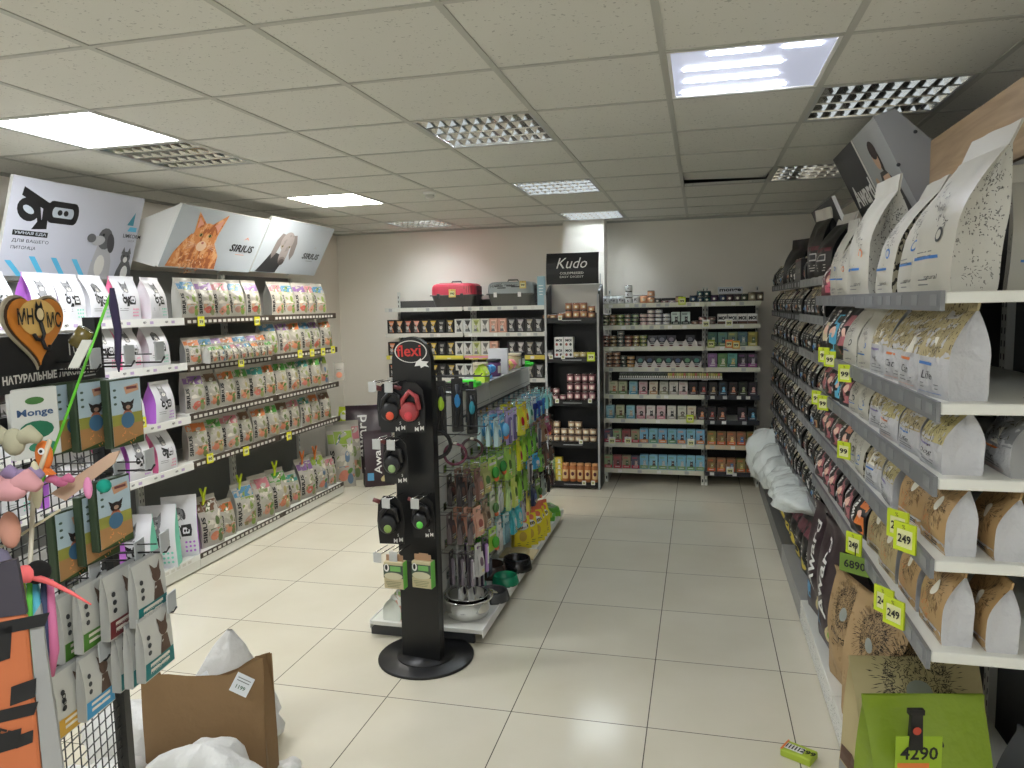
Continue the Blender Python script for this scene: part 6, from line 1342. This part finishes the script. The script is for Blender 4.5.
# hooks & packs, faces look sideways (lateral +) like the stand itself
def lp(px, py, ext): f_, z = onlat(px, py, LAT+ext); return W(LAT+ext, f_, z)
def fhook(px, py, L, label):
    f_, z = onlat(px, py, LAT+L); b = MB(); b.tube([(0,0,0),(L,0,.0),(L+.008,0,.012)], .0022, BLKMET, 6); b.tube([(0,0,.018),(L-.02,0,.018)], .0016, BLKMET, 6); b.box(L-.004, L-.001, -.02, .02, .004, .045, M((178,182,184), .4))
    thing(b.obj('display_hook', None, W(LAT+.003, f_, z), RZS), label, 'hook', 'hooks on the wire stand')
def big_pack(kind):
    def f():
        b = MB()
        if kind == 'rat':      # green-brown treat box with a cartoonish animal in dungarees
            w, h, t = .105, .155, .02; b.box(-w/2, w/2, 0, t, -h, 0, M((44,62,40), .4), .002); sf2 = flat(0)
            b.rect(sf2, -w*.44, w*.46, -h*.97, -.004, M((176,196,206), .4), .0008, 1, 1); b.rect(sf2, -w*.44, w*.46, -h*.80, -h*.52, M((150,150,70), .45), .0012, 1, 1); b.rect(sf2, -w*.44, w*.46, -h*.97, -h*.68, M((172,130,84), .45), .0014, 1, 1)
            b.poly(sf2, [(-w*.44,-h*.97),(w*.46,-h*.97),(w*.46,-h*.88)], M((60,80,40), .4), .0018); b.poly(sf2, [(-w*.05,-h*.13),(w*.38,-h*.10),(w*.4,-h*.2),(0,-h*.24)], M((206,160,130), .45), .0016); b.lines(sf2, w*.18, -h*.17, w*.34, 1, .01, M((120,70,70), .4), .006, .002)
            K = M((40,34,32), .6); x0 = w*.03
            b.ell(sf2, x0, -h*.42, w*.16, h*.07, K, .002, 12); b.poly(sf2, [(x0-w*.16,-h*.40),(x0-w*.2,-h*.32),(x0-w*.06,-h*.37)], K, .0022); b.poly(sf2, [(x0+w*.16,-h*.40),(x0+w*.2,-h*.32),(x0+w*.06,-h*.37)], K, .0022); b.ell(sf2, x0, -h*.43, w*.07, h*.03, M((170,140,120), .6), .0026)
            b.ell(sf2, x0-w*.02, -h*.54, w*.14, h*.08, M((180,110,80), .5), .002); b.ell(sf2, x0-w*.03, -h*.62, w*.2, h*.12, M((70,110,140), .5), .0024, 14); b.strokes(sf2, x0, -h*.83, w*.22, 14, M((226,150,90), .5), 2, .4, .06, .002)
            for q in range(3): b.ell(sf2, -w*.33, -h*(.16+.1*q), w*.05, h*.02, M((70,90,80), .5), .002, 6)
        elif kind == 'white':
            w, h, t = .10, .15, .015; b.box(-w/2, w/2, 0, t, -h, 0, M((214,216,212), .4), .002); sf2 = flat(0)
            b.ell(sf2, 0, -h*.18, .02, .008, M((70,120,60), .4)); b.text(sf2, 'Monge', 0, -h*.36, .02, M((60,90,130), .4), .001, bold=.04, w=w*.75); b.ell(sf2, -.0, -h*.6, w*.36, h*.13, M((30,110,80), .4)); b.ell(sf2, .01, -h*.85, w*.3, h*.08, M((50,130,100), .4))
        else:
            c, w, h = {'wine': ((110,46,50), .125, .155), 'green': ((80,130,50), .11, .155), 'teal': ((16,110,112), .12, .15), 'yellow': ((206,160,50), .12, .15), 'blue': ((60,150,200), .10, .15)}[kind]
            g = Bag(w, .018, h, 0, 3, seal=.05); b.X = Matrix.Translation((0, 0, -h)); g.build(b, M((196,196,190), .35), M((170,170,166), .35), nx=5, nz=8, seal=M((176,178,178), .3)); sf2 = g.front
            b.rect(sf2, -w*.48, w*.48, h*.02, h*.28, M(c, .4), .001, 4, 2); b.lines(sf2, -w*.02, h*.2, w*.7, 2, h*.09, M((226,220,206), .4), h*.045, .002)
            K = M((92,72,60), .6); b.poly(sf2, [(w*.0,h*.28),(w*.38,h*.28),(w*.30,h*.55),(w*.08,h*.55)], K, .0014); b.ell(sf2, w*.18, h*.66, w*.15, h*.11, K, .0018); b.poly(sf2, [(w*.04,h*.7),(w*.02,h*.86),(w*.15,h*.76)], K, .002); b.poly(sf2, [(w*.3,h*.7),(w*.36,h*.86),(w*.22,h*.76)], K, .002)
            for q in range(3): b.ell(sf2, -w*.33, h*(.66-.12*q), w*.06, h*.04, DGREY, .0018, 8)
            if kind in ('wine','teal'): b.text(sf2, 'ЛАКОМЫЕ', -w*.05, h*.215, h*.06, OFFW, .003, w=w*.6); b.text(sf2, 'ПАЛОЧКИ', -w*.05, h*.12, h*.06, OFFW, .003, w=w*.6)
            elif kind == 'yellow': b.text(sf2, 'DOG', -w*.33, h*.52, h*.08, INK, .003, -PI/2, bold=.04)
            b.X = None
        return b.mesh('treat_pack')
    return memo(('bp', kind), f)
def fpack(kind, px, py, ext, label, rz=0, s=1):
    "px,py: pixel of the middle of the pack's top edge; ext: how far out along its hook"
    o = put('treat_pack', big_pack(kind), None, lp(px, py, ext), RZS+PI/2+rz); o.scale = (s, s, s); return thing(o, label, 'treat pack', 'treat packs on the wire stand')
fhook(160, 362, .20, 'hook with clear tag at the top of the wire stand, outermost'); fhook(130, 366, .15, 'hook with clear tag at the top of the wire stand, second'); fhook(96, 370, .11, 'top-row hook of the wire stand behind the green boxes')
fhook(150, 470, .20, 'second-row hook of the wire stand pointing to the white bags'); fhook(120, 482, .13, 'second-row hook of the wire stand over the animal boxes')
fhook(165, 552, .22, 'third-row hook of the wire stand, far one'); fhook(140, 560, .16, 'third-row hook over the wine-red pouch'); fhook(95, 578, .10, 'third-row hook over the green pouch'); fhook(172, 612, .22, 'lowest far hook over the teal pouches'); fhook(105, 660, .12, 'lowest near hook over the yellow pouches')
fpack('white', 33, 388, .05, 'white treat pack with green oval on the wire stand, leftmost', -.5, .9)
for i, (px, ext) in enumerate([(124, .16), (92, .11), (70, .07), (54, .04)]):
    fpack('rat', px, 378+i*2, ext, 'green-edged box with animal in blue dungarees, %s from right, top row' % ORD[i], -.22, .92)
for i, (px, py, ext) in enumerate([(112, 478, .15), (98, 492, .12), (72, 508, .08)]):
    fpack('rat', px, py, ext, 'green-edged box with animal in blue dungarees, %s from right, second row' % ORD[i], -.25, .92)
for i, (kind, px, py, ext, nm) in enumerate([('teal',145,556,.19,'teal-bottomed'), ('wine',118,566,.14,'wine-bottomed'), ('green',90,578,.10,'green-bottomed'), ('green',72,588,.06,'grey-sided'), ('teal',152,610,.20,'teal-bottomed'), ('teal',140,616,.17,'teal-bottomed'), ('teal',128,620,.14,'teal-bottomed'), ('blue',92,648,.10,'blue-bottomed'), ('yellow',68,662,.07,'yellow-bottomed'), ('yellow',50,672,.04,'yellow-bottomed')]):
    fpack(kind, px, py, ext, '%s treat pouch on the wire stand, %s counted down from the right' % (nm, ORD[i]), -.12, .9)

# toys and teasers hanging at the very left, nearer to the lens
def fw_pt(px, py, dist): r = ray(px, py); f_ = -r.x*sY+r.y*cY; t = dist/f_; return r*t+Vector((0,0,H))
def toy_obj(b, name, label, cat, base): return thing(b.obj(name, None, base), label, cat)
P = fw_pt; D1 = 1.05
# green teaser rod with feather and capsule
p0, p1 = P(112, 290, D1), P(34, 505, D1); c0 = (p0+p1)/2
e = empty('cat_teaser', 'green cat teaser rod slanting in front of the black header sign', 'cat toy', c0)
b = MB(); b.tube([p0-c0, p1-c0], .002, M((96,190,44), .4), 8); b.obj('rod', e)
b = MB(); q0 = P(112, 288, D1)-c0; q1 = P(119, 372, D1)-c0; mid = (q0+q1)/2+Vector((.004,0,0)); b.tube([q0, q0*.8+q1*.2, mid, q1*.85+q0*.15, q1], [.003,.006,.005,.004,.001], M((46,38,66), .9), 8); b.obj('feather', e)
b = MB(); a0 = P(74, 348, D1-.01)-c0; a1 = P(82, 332, D1-.01)-c0; a2 = P(90, 330, D1-.01)-c0; b.tube([P(76,345,D1-.012)-c0, P(86,330,D1-.012)-c0], .011, M((96,84,40), .25), 12); b.obj('capsule', e)
b = MB(); A = P(88, 340, D1-.03)-c0; B2 = P(74, 368, D1-.03)-c0; sd = rt*.007; b.add([A-sd, A+sd, B2+sd, B2-sd, A-sd-fw*.002, A+sd-fw*.002, B2+sd-fw*.002, B2-sd-fw*.002], [(0,1,2,3),(7,6,5,4),(0,4,5,1),(1,5,6,2),(2,6,7,3),(3,7,4,0)], M((206,206,196), .5)); b.obj('tag', e)
def soft(label, px, py, r, col, sc=(1,1,1), extra=None, d=D1, name='plush_toy', rough=.95):
    c = P(px, py, d); b = MB(); m_ = M(col, rough); b.ball((0,0,0), r, m_, 14, sc)
    if extra: extra(b, m_, r)
    return toy_obj(b, name, label, 'cat toy', c)
def fish(b, m_, r):
    b.add([rt*x+up*z-fw*o for x, z, o in [(0,-r*.8,.004),(r*.9,-r*1.7,.006),(-r*.6,-r*1.8,.006),(0,-r*.8,-.004),(r*.9,-r*1.7,-.006),(-r*.6,-r*1.8,-.006)]], [(0,1,2),(5,4,3),(0,3,4,1),(1,4,5,2),(2,5,3,0)], m_)
    e0 = -fw*(r*.9); b.add([e0+rt*(r*.3*math.cos(a)+.005)+up*(r*.3*math.sin(a)+r*.4) for a in [2*PI*k/10 for k in range(10)]], [tuple(range(10))], WHITE); b.add([e0-fw*.001+rt*(r*.15*math.cos(a)+.005)+up*(r*.15*math.sin(a)+r*.4) for a in [2*PI*k/10 for k in range(10)]], [tuple(range(10))], INK)
soft('black fluffy pompom at the foot of the green rod', 39, 467, 0.0126, (20,18,18), d=1.02)
soft('orange plush fish hanging beneath the black pompom', 44, 445+10, 0.0156, (222,120,50), (.8,.6,1.3), fish, 1.0)
def bow(b, m_, r):
    for sg in (-1, 1): b.tube([Vector((0,0,0)), rt*sg*r*1.4+up*r*.7, rt*sg*r*2.2+up*r*.2], [r*.5, r*.8, r*.4], m_, 10)
soft('pale cream plush mouse at the left edge, upper', 14, 442, 0.0156, (170,166,140), (1,.8,1.2), bow, .98)
soft('lilac ribbon bow toy in the left foreground', 22, 478, 0.0120, (146,126,160), (1,.7,1), bow, .95)
soft('pale pink plush bow toy at the left edge', 8, 490, 0.0180, (200,146,150), (1.5,.8,.8), bow, .92)
soft('cream feather toy hanging below the bows', 36, 485, 0.0102, (196,190,160), (.7,.7,3.2), None, .95)
soft('pink ribbon toy beside the cream feather', 60, 482, 0.0084, (190,104,138), (1.5,.6,.8), bow, 1.0)
soft('teal fluffy pompom hanging in front of the wire stand', 104, 486, 0.0096, (16,140,120), d=1.0)
soft('pink plush tuft left of the teal pompom', 88, 488, 0.0096, (220,140,180), (.6,.6,1.6), None, 1.0)
soft('second black pompom lower on the left of the stand', 38, 572, 0.0156, (14,12,12), d=.95)
def tail(b, m_, r): b.tube([Vector((0,0,0)), rt*.03-up*.01, rt*.06-up*.025, rt*.085-up*.04], [r*.5,r*.3,r*.2,.001], m_, 8)
soft('coral pink plush tail toy under the second black pompom', 26, 574, 0.0120, (236,110,110), (1.2,.7,1), tail, .94)
soft('grey lilac plush toy at the far left edge', 4, 600, 0.0300, (110,106,126), (.7,.7,2.4), None, .95)
soft('orange and white leaf toy lowest at the left edge', 10, 530, 0.0168, (206,150,130), (.8,.7,1.5), None, .96)
for i, (px, c) in enumerate([(20,(170,206,50)), (28,(90,180,60)), (34,(80,170,190)), (42,(50,60,90)), (48,(200,110,150))]):
    A, B2, C2 = P(px+2, 580, .96), P(px-2+i, 650, .96), P(px+4, 712-i*9, .96); c0 = B2; b = MB(); b.tube([A-c0, B2-c0+rt*.006, C2-c0], [.004,.006,.003], M(c, .7), 8)
    toy_obj(b, 'ribbon_toy', '%s ribbon tail, %s of five hanging in the left foreground' % (['lime','green','turquoise','navy','pink'][i], ORD[i]), 'cat toy', c0)
# wand sticks across
for i, (a, c, col) in enumerate([((0,548),(60,510),(190,180,150)), ((34,480),(24,700),(206,200,180)), ((50,440),(30,500),(200,180,150))]):
    A, B2 = P(*a, .99), P(*c, .99); c0 = (A+B2)/2; toy_obj(MB().tube([A-c0, B2-c0], .0018 if i == 0 else .003, M(col, .5), 6), 'toy_wand', ['thin wand crossing the wire stand at the left','pale vertical wand behind the ribbon tails','short pale wand beside the orange fish'][i], 'cat toy', c0)
# beige card tag
e0 = P(88, 472, 1.02); b = MB(); pts = [(-.052,-.030),(-.032,-.040),(.036,.012),(.044,.030),(.030,.026)]
b.add([rt*x+up*z for x, z in pts]+[rt*x+up*z+fw*.003 for x, z in pts], [tuple(range(5)), tuple(range(9, 4, -1))]+[(i, (i+1) % 5, 5+(i+1) % 5, 5+i) for i in range(5)], M((190,160,136), .7)); toy_obj(b, 'card_tag', 'beige cardboard tag dangling beside the pink tuft', 'tag', e0)
# black-and-orange toy package, bottom left
e0 = P(2, 705, .86); e = empty('toy_package', 'orange and black printed package at the bottom left corner', 'package', e0, YAW+.35)
b = MB(); b.box(-.045, .035, -.006, .006, -.17, .11, M((186,104,62), .5), .003); sf2 = flat(-.006)
for x, z, w_, h_ in ((-.03,.05,.05,.05),(.01,.0,.03,.03),(-.02,-.02,.06,.02),(-.03,-.06,.05,.03),(.012,-.055,.02,.02),(-.0,.09,.06,.02)): b.poly(sf2, [(x,z),(x+w_*.9,z+h_*.2),(x+w_,z+h_),(x+w_*.1,z+h_*.8)], INK)
b.text(sf2, 'AFEL', .0, -.035, .016, INK, .0016, -.5, bold=.04); b.obj('printed_card', e)
b = MB(); b.prism([(-.045,.111),(.035,.111),(.03,.18),(-.02,.17)], -.005, .005, M((60,56,66), .5)); b.obj('hanger', e)
b = MB(); b.prism([(.037,-.17),(.062,-.16),(.052,.05),(.05,.12),(.037,.1)], -.004, .004, M((150,150,148), .5)); b.obj('side_card', e)

# ------------------------------------------------------------------ paper bag and plastic bags on the floor
def onY(px, py, Y_): r = ray(px, py); t = Y_/r.y; return r*t+Vector((0,0,H))
D2 = 2.55
bl, br_, tl, tr = P(160, 768, D2), P(270, 768, D2), P(155, 668, D2), P(270, 653, D2)
wB = (tr-tl).length; cB = (bl+br_)/2; e = empty('paper_bag', 'brown paper carrier bag with torn top standing on the floor', 'paper bag', (cB.x, cB.y, 0), YAW+.03)
w = wB/2; h0 = tl.z; dpt = .17
KP = fold(M((136,108,74), .8), .5, 8)
b = MB(); n = 14
def zt_(u): return h0-.005+.006*math.sin(9*u)+(.055*max(0, (u-.72)/.28)**1.0 if u > .72 else 0)
F = []; nzz = 9
vs = []; 
for j in range(nzz+1):
    for i in range(n+1):
        u = i/n; t = j/nzz; z = zt_(u)*t; x = -w+2*w*u; y = -dpt/2*(1-.35*t)-.012*math.sin(5*u+3*t)*math.sin(PI*u)*(t)+.006*math.sin(14*u+t*6)
        vs.append((x*(1+.02*t), y, z))
fs = [(j*(n+1)+i, j*(n+1)+i+1, (j+1)*(n+1)+i+1, (j+1)*(n+1)+i) for j in range(nzz) for i in range(n)]
b.add(vs, fs, KP, True); b.add([(x, y+.002, z) for x, y, z in vs], [tuple(reversed(f)) for f in fs], KP, True); b.obj('front_face', e)
b = MB(); b.add([(x, -y+.0-.02*(z/h0), z*(.93+.04*math.sin(8*x))) for x, y, z in vs], fs, KP, True); b.add([(x, -y-.002-.02*(z/h0), z*(.93+.04*math.sin(8*x))) for x, y, z in vs], fs, KP, True); b.obj('back_face', e)
for sg in (-1, 1):
    b = MB(); vs2 = []
    for j in range(nzz+1):
        t = j/nzz; zz = (h0 if sg < 0 else h0+.05)*t
        for q in range(5): v_ = q/4; vs2.append((sg*(w*(1+.02*t)-.045*t*(1-abs(2*v_-1))), -dpt/2*(1-.35*t)+v_*dpt*(1-.35*t)*.95, zz*(1-.05*v_)))
    b.add(vs2, [(j*5+q, j*5+q+1, (j+1)*5+q+1, (j+1)*5+q) for j in range(nzz) for q in range(4)], KP, False); b.obj('gusset', e)
b = MB(); b.box(-w, w, -dpt/2, dpt/2, 0.001, .004, KP); b.obj('bottom', e)
b = MB(); b.add([(w*.45,-dpt/2*.5-.03,h0*1.02),(w*.75,-dpt/2*.5-.045,h0*1.06),(w*.95,-dpt/2*.5-.03,h0*.88+.0),(w*.66,-dpt/2*.5-.05,h0*.85)], [(0,1,2,3)], M((96,66,40), .8)) if 0 else None
def tagm(): 
    b = MB(); b.box(-.032, .032, -.0015, .0015, -.07, 0, M((220,224,228), .5), .001); sf2 = flat(-.0015); b.text(sf2, '1199', .0, -.045, .014, M((40,90,60), .4), .001, bold=.03); b.lines(sf2, 0, -.015, .05, 2, .01, GREY, .003); return b.mesh('price_label')
lb = put('price_label', tagm(), e, (w*.80, -.095, h0*1.0+.01)); lb.rotation_euler = (-.1, .5, 0); lb['label'] = 'white price label hanging on the paper bag'
PLB = fold(M((224,224,220), .25, 0, 0, 1, .35), .7, 12); PLB2 = fold(M((214,214,212), .3), 1.0, 9)
def pl_bag(label, px, py, d, rx, ry, rz_, seed, tagpos=None):
    c = P(px, py, d); e = empty('plastic_bag', label, 'plastic bag', (c.x, c.y, 0), YAW); heap(rx, ry, rz_, seed, PLB2, 34, .22).obj('bag_body', e)
    if tagpos: o = put('price_label', tagm(), e, tagpos); o.rotation_euler = (-.25, -.5, 0); o.scale = (1.1,)*3
    return e
e3 = pl_bag('white translucent plastic bag with pointed top behind the paper bag', 222, 700, 2.95, .22, .17, .18, 3)
b = MB(); n = 16; vs = []; fs = []
for j in range(7):
    t = j/6; R = .21*(1-t)**.8+.012
    for k in range(n):
        a = 2*PI*k/n; q = 1+.14*math.sin(5*a+2*t)+.08*math.sin(9*a-t*4); vs.append((R*q*math.cos(a)+.05*t, R*.7*q*math.sin(a), .12+.38*t))
for j in range(6):
    for k in range(n): l = (k+1) % n; fs.append((j*n+k, j*n+l, (j+1)*n+l, (j+1)*n+k))
b.add(vs, fs, PLB2, True); b.obj('tied_top', e3)
o = put('price_label', tagm(), e3, (-.03, -.13, .37)); o.rotation_euler = (-.4, -.6, 0); o.scale = (1.2,)*3; o['label'] = 'white price label on the pointed plastic bag'
pl_bag('white plastic bag behind the paper bag, against the wire stand', 140, 720, 2.8, .20, .16, .17, 5)
pl_bag('crumpled white plastic bag with price label in front of the paper bag', 205, 775, 2.30, .25, .13, .25, 7, (.05, -.13, .33))
pl_bag('white plastic bag at the right foot of the paper bag', 282, 765, 2.62, .09, .10, .07, 9)
pl_bag('white plastic bag seen through the wire mesh of the stand', 85, 740, 2.3, .22, .2, .2, 11)

# ------------------------------------------------------------------ light
Wd = bpy.data.worlds.new('daylight'); S.world = Wd; Wd.use_nodes = True
bg = Wd.node_tree.nodes['Background']; bg.inputs[0].default_value = (.86, .94, 1, 1); bg.inputs[1].default_value = .8
S.view_settings.view_transform = 'Standard'; S.view_settings.look = 'None'; S.view_settings.gamma = 1; S.view_settings.use_curve_mapping = False
S.view_settings.exposure = 0.3
print('OBJECTS', len(bpy.data.objects), 'VERTS', sum(len(m.vertices) for m in bpy.data.meshes))
